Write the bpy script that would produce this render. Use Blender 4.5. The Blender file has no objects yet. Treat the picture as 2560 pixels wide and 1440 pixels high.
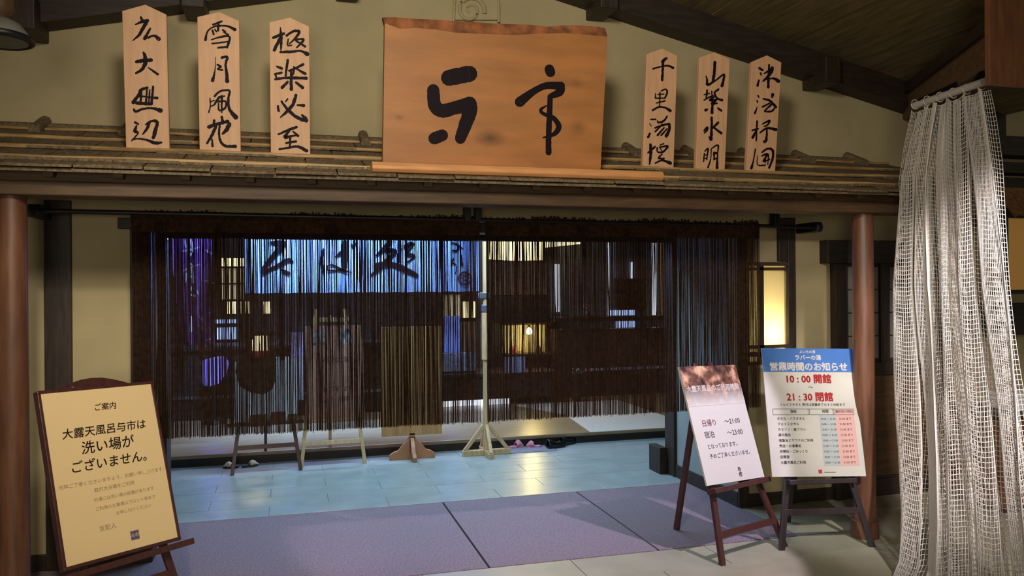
import bpy, math, random
from mathutils import Vector, Matrix
random.seed(7)
S = bpy.context.scene
COL = S.collection

# ------------------------------------------------------------------ camera
F = 2000.0; TH = math.atan(.277); RO = math.atan(.0073); H = 1.5
ct, st = math.cos(TH), math.sin(TH)
Rv = Vector((ct, -st, 0)); Fv = Vector((st, ct, 0)); Uv = Vector((0, 0, 1))
cam_d = bpy.data.cameras.new('camera'); cam = bpy.data.objects.new('camera', cam_d); COL.objects.link(cam)
cam_d.sensor_width = 36; cam_d.lens = F / 2560 * 36; cam_d.clip_start = .05
rimg = Rv * math.cos(RO) - Uv * math.sin(RO); uimg = Rv * math.sin(RO) + Uv * math.cos(RO)
M = Matrix((rimg, uimg, -Fv)).transposed().to_4x4(); M.translation = Vector((0, 0, H))
cam.matrix_world = M
S.camera = cam
S.view_settings.view_transform = 'Standard'; S.view_settings.look = 'None'
S.view_settings.exposure = 0.0; S.view_settings.gamma = 1.0; S.view_settings.use_curve_mapping = False

def ray(x, y):
    u = x - 1280; v = 720 - y
    a = u * math.cos(RO) + v * math.sin(RO); b = -u * math.sin(RO) + v * math.cos(RO)
    return Vector((F * st + a * ct, F * ct - a * st, b))
def PY(x, y, Y):
    r = ray(x, y); t = Y / r.y; return Vector((r.x * t, Y, H + r.z * t))
def PZ(x, y, Z=0):
    r = ray(x, y); t = (Z - H) / r.z; return Vector((r.x * t, r.y * t, Z))

# ------------------------------------------------------------------ world and lights
W = bpy.data.worlds.new('world'); S.world = W; W.use_nodes = True
W.node_tree.nodes['Background'].inputs[0].default_value = (1, .93, .75, 1)
W.node_tree.nodes['Background'].inputs[1].default_value = .14

def look(o, tgt):
    d = Vector(tgt) - o.location
    o.rotation_euler = d.to_track_quat('-Z', 'Y').to_euler()
def area(name, loc, tgt, size, power, color, sy=None, spread=None):
    l = bpy.data.lights.new(name, 'AREA'); l.energy = power; l.color = color; l.size = size
    if sy: l.shape = 'RECTANGLE'; l.size_y = sy
    if spread: l.spread = math.radians(spread)
    o = bpy.data.objects.new(name, l); COL.objects.link(o); o.location = loc; look(o, tgt); return o
def spot(name, loc, tgt, ang, power, color, blend=.3, rad=.05):
    l = bpy.data.lights.new(name, 'SPOT'); l.energy = power; l.color = color
    l.spot_size = math.radians(ang); l.spot_blend = blend; l.shadow_soft_size = rad
    o = bpy.data.objects.new(name, l); COL.objects.link(o); o.location = loc; look(o, tgt); return o
def point(name, loc, power, color, rad=.05):
    l = bpy.data.lights.new(name, 'POINT'); l.energy = power; l.color = color; l.shadow_soft_size = rad
    o = bpy.data.objects.new(name, l); COL.objects.link(o); o.location = loc; return o

spot('hall_lamp', (.1, 1.0, 3.15), (1.1, 4.6, 1.9), 96, 245, (1, .93, .78), .8, .22)
spot('downlight_left', (-.6, 1.6, 3.05), (-.85, 3.95, .8), 44, 195, (1, .90, .72), .6, .06)
spot('downlight_floor', (.9, 1.6, 3.0), (.9, 2.7, 0), 58, 70, (1, .88, .62), .6, .05)
spot('spotlight_easel', (3.0, 2.5, 2.95), (1.7, 4.2, .2), 37, 430, (.86, .76, 1), .15, .03)
spot('side_wall_fill', (.9, -.5, 2.5), (3.5, 4.83, 1.2), 14, 330, (1, .93, .82), .5, .05)  # added fill that brightens the plaster strip at the right, no known lamp
spot('net_fill', (2.5, 1.3, 2.7), (3.34, 2.92, 1.35), 42, 560, (1, .93, .94), .8, .06)  # unseen light added only to brighten the net
area('entry_ceiling_lamp', (1.2, 6.45, 2.32), (1.2, 6.3, 0), 2.8, 108, (.40, .63, .86), .35)
area('curtain_fill', (.3, 7.45, 2.62), (.3, 8.0, 1.75), 2.4, 130, (.2, .42, 1), .1, 70)  # added blue light, kept narrow, to brighten the shop curtain
area('front_fill', (-.6, -1.6, 1.5), (.9, 4.8, 1.6), .8, 46, (1, .90, .70))  # low fill added behind the camera to lift the wall under the eave
area('shop_lamp', (1.0, 9.0, 2.62), (1.0, 9.2, 0), 3.2, 95, (.7, .72, 1), .4)

# ------------------------------------------------------------------ materials
MATS = {}
def mat(name, col, rough=.6, var=.12, scale=6, stretch=None, bump=0, metal=0, emit=None, es=1, trans=0, spec=.5, col2=None, coat=0):
    if name in MATS: return MATS[name]
    m = bpy.data.materials.new(name); m.use_nodes = True; nt = m.node_tree; N = nt.nodes; L = nt.links
    b = N['Principled BSDF']
    b.inputs['Roughness'].default_value = rough; b.inputs['Metallic'].default_value = metal
    b.inputs['Specular IOR Level'].default_value = spec
    b.inputs['Coat Weight'].default_value = coat
    if trans: b.inputs['Transmission Weight'].default_value = 0
    if var or bump or col2:
        tc = N.new('ShaderNodeTexCoord'); mp = N.new('ShaderNodeMapping'); L.new(tc.outputs['Object'], mp.inputs[0])
        mp.inputs['Scale'].default_value = stretch or (1, 1, 1)
        nz = N.new('ShaderNodeTexNoise'); nz.inputs['Scale'].default_value = scale; nz.inputs['Detail'].default_value = 6
        L.new(mp.outputs[0], nz.inputs['Vector'])
        rp = N.new('ShaderNodeValToRGB'); L.new(nz.outputs['Fac'], rp.inputs[0])
        c1 = [max(0, c * (1 - var * 1.6)) for c in col]; c2 = [min(1, c * (1 + var * 1.6)) for c in col]
        if col2: c2 = list(col2)
        rp.color_ramp.elements[0].position = .3; rp.color_ramp.elements[1].position = .7
        rp.color_ramp.elements[0].color = (*c1, 1); rp.color_ramp.elements[1].color = (*c2, 1)
        L.new(rp.outputs[0], b.inputs['Base Color'])
        if bump:
            bp = N.new('ShaderNodeBump'); bp.inputs['Strength'].default_value = bump; bp.inputs['Distance'].default_value = .01
            L.new(nz.outputs['Fac'], bp.inputs['Height']); L.new(bp.outputs[0], b.inputs['Normal'])
    else:
        b.inputs['Base Color'].default_value = (*col, 1)
    if emit:
        b.inputs['Emission Color'].default_value = (*emit, 1); b.inputs['Emission Strength'].default_value = es
    MATS[name] = m; return m

def sr(r, g, b):   # sRGB 0-255 -> linear
    f = lambda c: (c / 255 / 12.92) if c / 255 <= .04045 else ((c / 255 + .055) / 1.055) ** 2.4
    return (f(r), f(g), f(b))

WX = (1, 8, 8); WZ = (8, 8, 1); WY = (8, 1, 8)
m_plaster = mat('plaster', sr(176, 160, 122), .9, .06, 3, bump=.15)
m_plaster_w = mat('plaster_low', sr(206, 192, 150), .9, .05, 3, bump=.1)
m_return = mat('return_plaster', sr(150, 155, 150), .85, .08, 3)
m_dark = mat('dark_timber', sr(46, 34, 25), .6, .25, 5, WX, .2)
m_darkv = mat('dark_timber_upright', sr(48, 36, 26), .55, .25, 5, WZ, .2)
m_pillar = mat('pillar_timber', sr(98, 62, 42), .45, .2, 4, WZ, .15)
m_beam = mat('eave_beam', sr(82, 58, 33), .6, .2, 5, WX, .2)
m_shingle = mat('shingle', sr(112, 94, 68), .75, .3, 8, WY, .35)
m_batten = mat('batten', sr(176, 140, 92), .5, .25, 6, WX, .2)
m_ceil = mat('ceiling_board', sr(122, 106, 72), .7, .2, 4, WY, .2)
m_soffit = mat('red_brown_board', sr(128, 82, 50), .6, .2, 5, WZ, .15)
m_tablet = mat('pale_timber', sr(212, 164, 124), .6, .06, 5, WZ, .05)
m_ink = mat('ink', sr(26, 16, 20), .6, 0, spec=.12)
m_sign = None
m_base = mat('sign_base_timber', sr(216, 152, 96), .5, .1, 5, WX, .1)
m_lip = mat('bark_edge', sr(140, 84, 48), .8, .35, 14, None, .5)
m_stone = mat('beige_tile', sr(148, 142, 120), .42, .07, 4, None, .04)
m_entry = mat('grey_tile', sr(150, 158, 154), .3, .08, 5, None, .05)
m_slab = mat('pink_granite', sr(122, 104, 112), .75, .22, 90, None, .3)
m_grout = mat('grout', sr(46, 42, 44), .9, 0)
m_rope = mat('rope', sr(58, 40, 28), 1, .25, 40, spec=.1)
m_black = mat('black_iron', sr(18, 16, 18), .45, 0)
m_net = mat('net_thread', sr(226, 218, 210), .8, 0)
m_step = mat('step_board', sr(132, 112, 82), .34, .12, 4, WX, .05)
m_riser = mat('step_riser', sr(46, 36, 28), .5, .2, 5, WX)
m_easel = mat('mahogany', sr(70, 38, 35), .35, .15, 6, WZ)
m_easel_blk = mat('black_brown_timber', sr(42, 32, 34), .4, .15, 6, WZ)
m_lightwood = mat('light_pine', sr(196, 162, 116), .55, .12, 6, WZ)
m_mat_paper_w = mat('white_paper', sr(208, 204, 196), .55, 0)
m_mat_paper_c = mat('cream_paper', sr(226, 196, 146), .34, 0)
m_steel = mat('grey_steel', sr(150, 150, 156), .35, 0, metal=.8)
m_int = mat('interior_dark_wood', sr(44, 34, 28), .5, .2, 5, WX)
m_intwall = mat('interior_wall', sr(92, 90, 96), .8, .1, 3)

# ------------------------------------------------------------------ mesh building
class MB:
    def __init__(s): s.v = []; s.f = []
    def add(s, vs, fs):
        n = len(s.v); s.v += [tuple(v) for v in vs]; s.f += [tuple(i + n for i in f) for f in fs]; return s
    def hexa(s, p):   # 4 bottom ccw, 4 top ccw
        return s.add(p, [(3, 2, 1, 0), (4, 5, 6, 7), (0, 1, 5, 4), (1, 2, 6, 5), (2, 3, 7, 6), (3, 0, 4, 7)])
    def box(s, a, b):
        x0, x1 = sorted((a[0], b[0])); y0, y1 = sorted((a[1], b[1])); z0, z1 = sorted((a[2], b[2]))
        return s.hexa([(x0, y0, z0), (x1, y0, z0), (x1, y1, z0), (x0, y1, z0), (x0, y0, z1), (x1, y0, z1), (x1, y1, z1), (x0, y1, z1)])
    def obox(s, o, ex, ey, ez, x0, x1, y0, y1, z0, z1):
        P = lambda x, y, z: Vector(o) + ex * x + ey * y + ez * z
        return s.hexa([P(x0, y0, z0), P(x1, y0, z0), P(x1, y1, z0), P(x0, y1, z0), P(x0, y0, z1), P(x1, y0, z1), P(x1, y1, z1), P(x0, y1, z1)])
    def bar(s, a, b, w, d, up=None):
        a = Vector(a); b = Vector(b); z = (b - a); L = z.length; z = z / L
        up = Vector(up) if up else (Vector((0, 1, 0)) if abs(z.y) < .9 else Vector((1, 0, 0)))
        x = up.cross(z).normalized(); y = z.cross(x)
        return s.obox(a, x, y, z, -w / 2, w / 2, -d / 2, d / 2, 0, L)
    def tube(s, pts, r, n=12, caps=True):
        pts = [Vector(p) for p in pts]; rs = r if isinstance(r, (list, tuple)) else [r] * len(pts)
        rings = []; base = len(s.v); vs = []
        for i, p in enumerate(pts):
            t = (pts[min(i + 1, len(pts) - 1)] - pts[max(i - 1, 0)]).normalized()
            u = Vector((0, 0, 1)) if abs(t.z) < .9 else Vector((1, 0, 0))
            x = u.cross(t).normalized(); y = t.cross(x)
            vs += [p + (x * math.cos(2 * math.pi * k / n) + y * math.sin(2 * math.pi * k / n)) * rs[i] for k in range(n)]
        fs = []
        for i in range(len(pts) - 1):
            for k in range(n):
                fs.append((i * n + k, i * n + (k + 1) % n, (i + 1) * n + (k + 1) % n, (i + 1) * n + k))
        if caps: fs += [tuple(range(n - 1, -1, -1)), tuple(range((len(pts) - 1) * n, len(pts) * n))]
        return s.add(vs, fs)
    def lathe(s, c, prof, n=20):
        c = Vector(c); return s.tube_prof(c, prof, n)
    def tube_prof(s, c, prof, n):
        vs = []; fs = []
        for r, z in prof:
            vs += [c + Vector((r * math.cos(2 * math.pi * k / n), r * math.sin(2 * math.pi * k / n), z)) for k in range(n)]
        for i in range(len(prof) - 1):
            for k in range(n): fs.append((i * n + k, i * n + (k + 1) % n, (i + 1) * n + (k + 1) % n, (i + 1) * n + k))
        fs += [tuple(range(n - 1, -1, -1)), tuple(range((len(prof) - 1) * n, len(prof) * n))]
        return s.add(vs, fs)
    def prism(s, pts, off):   # polygon (3D pts) extruded by vector off
        n = len(pts); off = Vector(off)
        vs = [Vector(p) for p in pts] + [Vector(p) + off for p in pts]
        fs = [tuple(range(n)), tuple(range(2 * n - 1, n - 1, -1))]
        for k in range(n): fs.append((k, k + n, (k + 1) % n + n, (k + 1) % n))
        return s.add(vs, fs)
    def build(s, name, m, parent=None, smooth=False, bevel=0):
        me = bpy.data.meshes.new(name); me.from_pydata(s.v, [], s.f); me.validate(); me.update()
        if m: me.materials.append(m)
        if smooth:
            for p in me.polygons: p.use_smooth = True
            try: me.set_sharp_from_angle(angle=math.radians(45))
            except Exception: pass
        o = bpy.data.objects.new(name, me); COL.objects.link(o)
        if bevel:
            b = o.modifiers.new('bevel', 'BEVEL'); b.width = bevel; b.segments = 2; b.limit_method = 'ANGLE'
        if parent: par(o, parent)
        return o
def par(o, p):
    o.parent = p
    w = p.location if p.type == 'EMPTY' else Vector((0, 0, 0))     # part meshes are all laid out in world space
    o.matrix_parent_inverse = Matrix.Translation(-w)
def thing(name, loc, label, cat, group=None):
    e = bpy.data.objects.new(name, None); e.empty_display_size = .1; COL.objects.link(e); e.location = loc
    return tag(e, label, cat, group)
def tag(o, label, cat, group=None):
    o['label'] = label; o['category'] = cat
    if group: o['group'] = group
    return o
def struct(o): o['kind'] = 'structure'; return o
def sbox(name, a, b, m, bevel=0, parent=None):
    o = MB().box(a, b).build(name, m, parent, bevel=bevel)
    if not parent: struct(o)
    return o

# ------------------------------------------------------------------ brush strokes (ink laid on a surface)
def smooth(pts, k=7):
    if len(pts) < 3:
        (x0, y0, w0), (x1, y1, w1) = pts[0], pts[-1]
        return [(x0 + (x1 - x0) * i / k, y0 + (y1 - y0) * i / k, w0 + (w1 - w0) * i / k) for i in range(k + 1)]
    P = [pts[0]] + list(pts) + [pts[-1]]; out = []
    for i in range(1, len(P) - 2):
        for j in range(k):
            t = j / k; a, b, c, d = P[i - 1], P[i], P[i + 1], P[i + 2]
            out.append(tuple(.5 * ((2 * b[q]) + (-a[q] + c[q]) * t + (2 * a[q] - 5 * b[q] + 4 * c[q] - d[q]) * t * t + (-a[q] + 3 * b[q] - 3 * c[q] + d[q]) * t ** 3) for q in range(3)))
    out.append(pts[-1]); return out
def stroke(mb, pts, toW, rough=.1, lay=0):
    s = smooth(pts); n = len(s); L = []; Rr = []
    for i, (x, y, w) in enumerate(s):
        x0, y0, _ = s[max(i - 1, 0)]; x1, y1, _ = s[min(i + 1, n - 1)]
        dx, dy = x1 - x0, y1 - y0; l = math.hypot(dx, dy) or 1; nx, ny = -dy / l, dx / l
        w = max(w, 3) / 2
        L.append((x + nx * w * (1 + random.uniform(-rough, rough)), y + ny * w * (1 + random.uniform(-rough, rough))))
        Rr.append((x - nx * w * (1 + random.uniform(-rough, rough)), y - ny * w * (1 + random.uniform(-rough, rough))))
    vs = [toW(*p, lay) for p in L] + [toW(*p, lay) for p in Rr]
    fs = [(i, i + 1, n + i + 1, n + i) for i in range(n - 1)]
    for (x, y, w), (xa, ya, _) in ((s[0], s[1]), (s[-1], s[-2])):     # rounded ends
        b = len(vs); a0 = math.atan2(y - ya, x - xa)
        vs.append(toW(x, y, lay))
        for k in range(7):
            a = a0 - math.pi / 2 + math.pi * k / 6
            vs.append(toW(x + math.cos(a) * w / 2, y + math.sin(a) * w / 2, lay))
        fs += [(b, b + k, b + k + 1) for k in range(1, 7)]
    mb.add(vs, fs)
def strokes_obj(strokes, toW, parent, m=None, name='character', rough=.1, cuts=None, axis=1, fat=1.0):
    """ink strokes; cut into one object per written character at the given coordinates"""
    groups = {}
    for i, s_ in enumerate(strokes):
        mid = sum(p[axis] for p in s_) / len(s_)
        g = sum(mid > c for c in cuts) if cuts else 0
        groups.setdefault(g, []).append((i, [(x, y, w * fat) for x, y, w in s_]))
    for g in sorted(groups):
        mb = MB()
        for i, s_ in groups[g]: stroke(mb, s_, toW, rough, i * .00004)
        o = mb.build(name, m or m_ink, parent)
        if len(groups[g]) > 1: o['kind'] = 'stuff'
    return o

def text_mesh(lines, place, parent, m, name='lettering', thick=0.0, shear=0):
    """lines: (text, u, v, size, align); place(u, v) -> world; joined into one mesh"""
    mb = MB(); objs = []
    for tx, u, v, size, al in lines:
        c = bpy.data.curves.new('t', 'FONT'); c.body = tx; c.size = size; c.align_x = al; c.resolution_u = 2
        c.shear = shear
        o = bpy.data.objects.new('t', c); COL.objects.link(o); objs.append((o, u, v, c))
    bpy.context.view_layer.update(); dg = bpy.context.evaluated_depsgraph_get()
    for o, u, v, c in objs:
        sh_ = thick * c.size
        me = bpy.data.meshes.new_from_object(o.evaluated_get(dg))
        for dx_, dy_ in (((0, 0),) if not thick else ((-sh_, 0), (sh_, 0), (0, sh_), (0, -sh_))):
            mb.add([place(u + p.co.x + dx_, v + p.co.y + dy_) for p in me.vertices], [tuple(p.vertices) for p in me.polygons])
        bpy.data.objects.remove(o); bpy.data.curves.remove(c); bpy.data.meshes.remove(me)
    o = mb.build(name, m, parent); o['kind'] = 'stuff'; return o

# ================================================================== SETTING
YW = 4.83       # face of the front wall
YI = 5.80       # inner opening
XL, XR = -.85, 2.93
fl = sbox('floor', (-4, -2.5, -.06), (9, 7.3, -.012), m_grout)
def tiles(name, x0, x1, y0, y1, m, gap=.004):
    g = gap / 2
    o = MB().box((x0 + g, y0 + g, -.013), (x1 - g, y1 - g, random.uniform(-.0012, 0))).build(name, m, fl, bevel=.002); return o
# flagstones
for a, b in ((-1.6, 1.02), (1.02, 2.015), (2.015, 2.93)):
    tiles('stone_slab', a, b, 4.175, 5.55, m_slab, .012)
# foreground tiles
row = [(3.86, 4.17), (3.25, 3.86), (2.64, 3.25), (2.03, 2.64), (1.42, 2.03)]
for i, (a, b) in enumerate(row):
    off = 1.476 if i % 2 == 0 else 1.066
    for k in range(-5, 6):
        x0 = off + .82 * k; x0c = max(x0, -2.6)
        if x0 + .82 > -2.6: tiles('floor_tile', x0c, x0 + .82, a, b, m_stone)
for i, (a, b) in enumerate(((4.175, 4.5), (4.5, 4.835))):
    for k in range(4): tiles('floor_tile', 2.935 + .82 * k + (0 if i else .0), 2.935 + .82 * (k + 1), a, b, m_stone)
for k in range(2): tiles('floor_tile', -3.24 + .82 * k, -3.24 + .82 * (k + 1), 4.175, 4.83, m_stone)
MB().box((-1.9, 5.55, -.012), (3.3, 7.28, -.004)).build('joint_bed', mat('pale_joint', sr(112, 114, 112), .8, .05), fl)
# entry tiles in half bond
for i in range(7):
    a = 5.55 + i * .2471; off = 1.45 if i % 2 == 0 else 1.85
    for k in range(-5, 3):
        x0 = max(off + .8 * k, -1.9); x1 = min(off + .8 * (k + 1), 3.3)
        if x1 > x0 + .02: tiles('entry_tile', x0, x1, a, a + .2471, m_entry, .003)

# front wall
def gz(X): return 3.438 - .223 * abs(X - 1.152)
def wall_poly(pts, y0, y1):
    return MB().prism([(x, y0, z) for x, z in pts], (0, y1 - y0, 0))
# window hole handled by separate pieces: rebuild with clean quads
mb = MB()
mb.box((-3.2, YW, 0), (XL, YW + .12, 1.9))
mb.box((XR, YW, 0), (3.30, YW + .12, .985))
mb.box((XR, YW, 1.665), (3.30, YW + .12, 1.9))
mb.box((XR, YW, .985), (2.99, YW + .12, 1.665))
mb.box((3.30, YW, 0), (6.4, YW + .12, 1.9))
n = 12
mb.prism([(x, YW, 1.9) for x in (-3.2, 6.4)] + [(6.4, YW, gz(6.4) + .4), (1.152, YW, 3.49), (-3.2, YW, gz(-3.2) + .06)], (0, .12, 0))
struct(mb.build('wall_front', m_plaster))
# lower plaster in the warmer tone on both sides of the opening
# return walls
struct(MB().box((XL - .12, YW + .12, 0), (XL, YI, 2.0)).build('wall_return_left', m_return))
struct(MB().box((XR, YW + .12, 0), (XR + .02, YI, 2.0)).build('wall_return_right', m_return))
struct(MB().box((XL, YW + .12, 1.98), (XR, YI, 2.0)).build('ceiling_alcove', m_dark))
# inner wall: above the lintel and beside the opening
mb = MB(); mb.box((-4, YI, 1.86), (8, YI + .12, 2.9)); mb.box((-4, YI, 0), (XL - .0, YI + .12, 1.86)); mb.box((3.0, YI, 0), (8, YI + .12, 1.86))
struct(mb.build('wall_inner', m_int))
T = 0
def trim(a, b, m, bevel=.004):
    global T; T += 1
    return sbox('trim_%d' % T, a, b, m, bevel)
trim((XL - .06, YI - .06, 1.85), (XR + .02, YI + .02, 1.98), m_dark)                 # inner lintel
trim((-.86, YI - .05, 0), (-.80, YI + .14, 1.85), m_darkv)                              # inner post left
trim((2.905, YI - .06, 0), (3.02, YI + .10, 1.85), m_darkv)                           # inner post right
trim((2.84, YI + .06, 0), (2.905, YI + .26, .21), m_darkv)                            # block at its foot
trim((XL, YW - .03, 0), (XL + .105, YW + .14, 1.84), m_darkv)                         # front post left
trim((-1.273, YW - .03, 0), (-1.142, YW, 1.99), m_darkv)                              # wall post left
trim((-.907, YW - .05, 1.84), (2.95, YW + .13, 1.90), m_dark)                         # front lintel
trim((3.305, YW - .03, 0), (3.365, YW, 1.97), m_darkv)                                # wall post right
trim((3.233, YW - .028, 1.67), (3.304, YW, 1.97), m_darkv)
trim((XR - .012, YW - .02, 0), (2.995, YW + .0, 1.84), m_darkv)                       # corner post right
trim((2.915, YW + .0, 0), (2.929, YI - .06, .10), m_dark)                             # skirting of the return wall
trim((2.995, YW - .02, 0), (3.305, YW, .085), m_dark)
trim((3.365, YW - .02, 0), (3.66, YW, .085), m_dark)
trim((-3.2, YW - .02, 0), (-1.273, YW, .085), m_dark)
trim((-1.142, YW - .02, 0), (XL, YW, .085), m_dark)
trim((3.575, YW - .09, 1.655), (4.62, YW, 1.815), m_dark)                             # header right
trim((3.66, YW - .06, 0), (3.745, YW, 1.655), m_darkv)
trim((4.52, YW - .05, 0), (4.66, YW, 2.2), m_darkv)
trim((3.745, YW - .03, 0), (4.52, YW, .12), m_dark)
trim((4.66, YW - .05, 1.12), (6.2, YW, 1.36), m_dark)                                 # rail beyond the net
trim((4.66, YW - .06, 1.92), (6.2, YW, 2.30), m_dark)
trim((4.66, YW - .14, 2.32), (6.2, YW, 2.40), m_dark)

# lattice door panel right of the pillar
dr = MB().box((3.745, YW - .012, .12), (4.52, YW - .002, 1.655)).build('door_1', m_darkv); struct(dr)
mb_m = mat('old_paper', sr(120, 116, 104), .8, .1, 5)
for i in range(4):
    x = 3.80 + i * .175
    for j in range(4):
        z = .98 + j * .165
        MB().box((x, YW - .016, z), (x + .075, YW - .0115, z + .155)).build('pane', mb_m, dr)
    MB().box((x + .085, YW - .03, .95), (x + .155, YW - .012, 1.655)).build('lattice_bar', m_darkv, dr)
MB().box((3.76, YW - .022, .14), (4.5, YW - .012, .86)).build('panel', m_beam, dr, bevel=.004)
MB().box((3.745, YW - .035, .86), (4.52, YW - .012, .95)).build('rail', m_dark, dr, bevel=.003)

# lit shoji window
m_wframe = mat('window_timber', sr(70, 52, 44), .45, .2, 6, WX)
wn = MB().box((2.99, YW - .03, 1.64), (3.305, YW + .0, 1.665)).build('window_1', m_wframe); struct(wn)
for z0, z1 in ((1.607, 1.640 - .012), (1.075, 1.098), (1.02, 1.052), (.97, .985)):
    MB().box((2.99, YW - .03, z0), (3.305, YW, z1)).build('rail', m_wframe, wn)
MB().box((3.075, YW - .03, .985), (3.112, YW - .002, 1.64)).build('mullion', m_darkv, wn)
MB().box((2.985, YW - .03, .97), (3.0, YW, 1.665)).build('frame', m_darkv, wn)
m_paper = bpy.data.materials.new('shoji_paper'); m_paper.use_nodes = True
nt = m_paper.node_tree; nt.nodes.clear(); o_ = nt.nodes.new('ShaderNodeOutputMaterial'); tr = nt.nodes.new('ShaderNodeBsdfTranslucent'); df = nt.nodes.new('ShaderNodeBsdfDiffuse'); mx = nt.nodes.new('ShaderNodeMixShader')
tr.inputs[0].default_value = (.95, .9, .7, 1); df.inputs[0].default_value = (.8, .76, .6, 1); mx.inputs[0].default_value = .35
nt.links.new(tr.outputs[0], mx.inputs[1]); nt.links.new(df.outputs[0], mx.inputs[2]); nt.links.new(mx.outputs[0], o_.inputs[0])
MB().box((2.99, YW + .012, .98), (3.305, YW + .015, 1.67)).build('paper_pane', m_paper, wn)
# light box behind it
mb = MB(); mb.box((2.955, YW + .12, .93), (3.40, YW + .52, .95)); mb.box((2.955, YW + .12, 1.72), (3.40, YW + .52, 1.74)); mb.box((2.952, YW + .12, .93), (2.96, YW + .52, 1.74)); mb.box((3.40, YW + .12, .93), (3.41, YW + .52, 1.74)); mb.box((2.952, YW + .52, .93), (3.41, YW + .53, 1.74))
mb.build('light_box', m_plaster_w, wn)
point('window_lamp', (3.2, YW + .17, 1.17), 6.2, (1, .92, .6), .03)

# sloping ceiling, boards running front to back
slope = math.atan(.223)
for side in (-1, 1):
    nm = 'ceiling_left' if side < 0 else 'ceiling_right'
    X1 = 1.152 + side * (3.9 if side > 0 else 4.6)
    base = MB().hexa([(1.152, -2.5, 3.62), (X1, -2.5, 3.62 - .223 * abs(X1 - 1.152)), (X1, YW, 3.62 - .223 * abs(X1 - 1.152)), (1.152, YW, 3.62),
                      (1.152, -2.5, 3.66), (X1, -2.5, 3.66 - .223 * abs(X1 - 1.152)), (X1, YW, 3.66 - .223 * abs(X1 - 1.152)), (1.152, YW, 3.66)]).build(nm, m_ceil)
    struct(base)
    k = 0; wdt = .3
    while k * wdt < abs(X1 - 1.152) - .01:
        xa = 1.152 + side * (k * wdt + .003); xb = 1.152 + side * min((k + 1) * wdt - .003, abs(X1 - 1.152))
        za = 3.618 - .223 * abs(xa - 1.152); zb = 3.618 - .223 * abs(xb - 1.152); d = random.uniform(.01, .016)
        MB().hexa([(xa, -.5, za - d), (xb, -.5, zb - d), (xb, YW - .16, zb - d), (xa, YW - .16, za - d), (xa, -.5, za), (xb, -.5, zb), (xb, YW - .16, zb), (xa, YW - .16, za)]).build('plank', m_ceil, base)
        k += 1
    # barge beam along the wall
    T += 1
    a = 1.152; b = X1
    o = MB().hexa([(a, YW - .16, 3.438), (b, YW - .16, 3.438 - .223 * abs(b - a)), (b, YW, 3.438 - .223 * abs(b - a)), (a, YW, 3.438),
                   (a, YW - .16, 3.62), (b, YW - .16, 3.62 - .223 * abs(b - a)), (b, YW, 3.62 - .223 * abs(b - a)), (a, YW, 3.62)]).build('trim_%d' % T, m_dark)
    struct(o)
# purlin ends under the barge beam
for px, py in ((78, 88), (490, 38), (868, 0), (1500, 44), (2046, 216)):
    p = PY(px, py, YW - .1); X = p.x; z = gz(X)
    trim((X - .06, YW - .26, z - .055), (X + .06, YW, z + .12), m_darkv, .008)
trim((1.07, -2.5, 3.42), (1.23, YW - .16, 3.60), m_dark)                              # ridge beam
T += 1
struct(MB().hexa([(3.22, 3.0, 2.56), (3.47, 3.0, 2.56), (4.53, YW, 2.70), (4.287, YW, 2.70), (3.22, 3.0, 2.74), (3.47, 3.0, 2.74), (4.53, YW, 2.88), (4.287, YW, 2.88)]).build('trim_%d' % T, mat('plate_beam', sr(112, 84, 60), .6, .2, 5, WY)))
T += 1
struct(MB().hexa([(3.19, 3.0, 2.72), (3.52, 3.0, 2.72), (4.58, YW, 2.86), (4.25, YW, 2.86), (3.19, 3.0, 2.78), (3.52, 3.0, 2.78), (4.58, YW, 2.92), (4.25, YW, 2.92)]).build('trim_%d' % T, m_dark))
trim((3.10, 2.95, 2.42), (5.4, 2.98, 3.6), m_soffit)                                    # board wall of the side aisle
trim((4.62, YW - .2, 2.44), (6.4, YW - .05, 2.58), m_dark)

# interior shell
struct(MB().box((-4, 7.28, -.02), (9, 12.6, .10)).build('floor_raised', m_step))
st_ = MB().box((-4, 7.27, 0), (9, 7.28, .085)).build('trim_step_riser', m_riser); st_.name = 'trim_60'; struct(st_)
trim((-4, 7.245, .07), (9, 7.29, .103), m_step, .006)
struct(MB().box((-4, 12.5, .1), (9, 12.6, 2.9)).build('wall_back', m_int))
struct(MB().box((-4, 9.96, .1), (PY(1372, 700, 9.96).x, 10.04, 2.7)).build('wall_partition', m_int))
struct(MB().box((PY(1372, 700, 9.96).x, 10.46, .1), (8, 10.54, 2.7)).build('wall_partition_right', m_intwall))
struct(MB().box((-4.1, YI, -.02), (-4, 12.6, 2.9)).build('wall_left', m_int))
struct(MB().box((8, YI, -.02), (8.1, 12.6, 2.9)).build('wall_right', m_int))
struct(MB().box((-4, YI, 2.7), (8, 12.6, 2.8)).build('ceiling_inside', m_int))
struct(MB().box((-4, 5.6, -.06), (-.9, 7.3, -.001)).build('floor_entry_side', m_entry))
struct(MB().box((3.3, 5.6, -.06), (9, 7.3, -.001)).build('floor_entry_end', m_entry))

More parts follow.
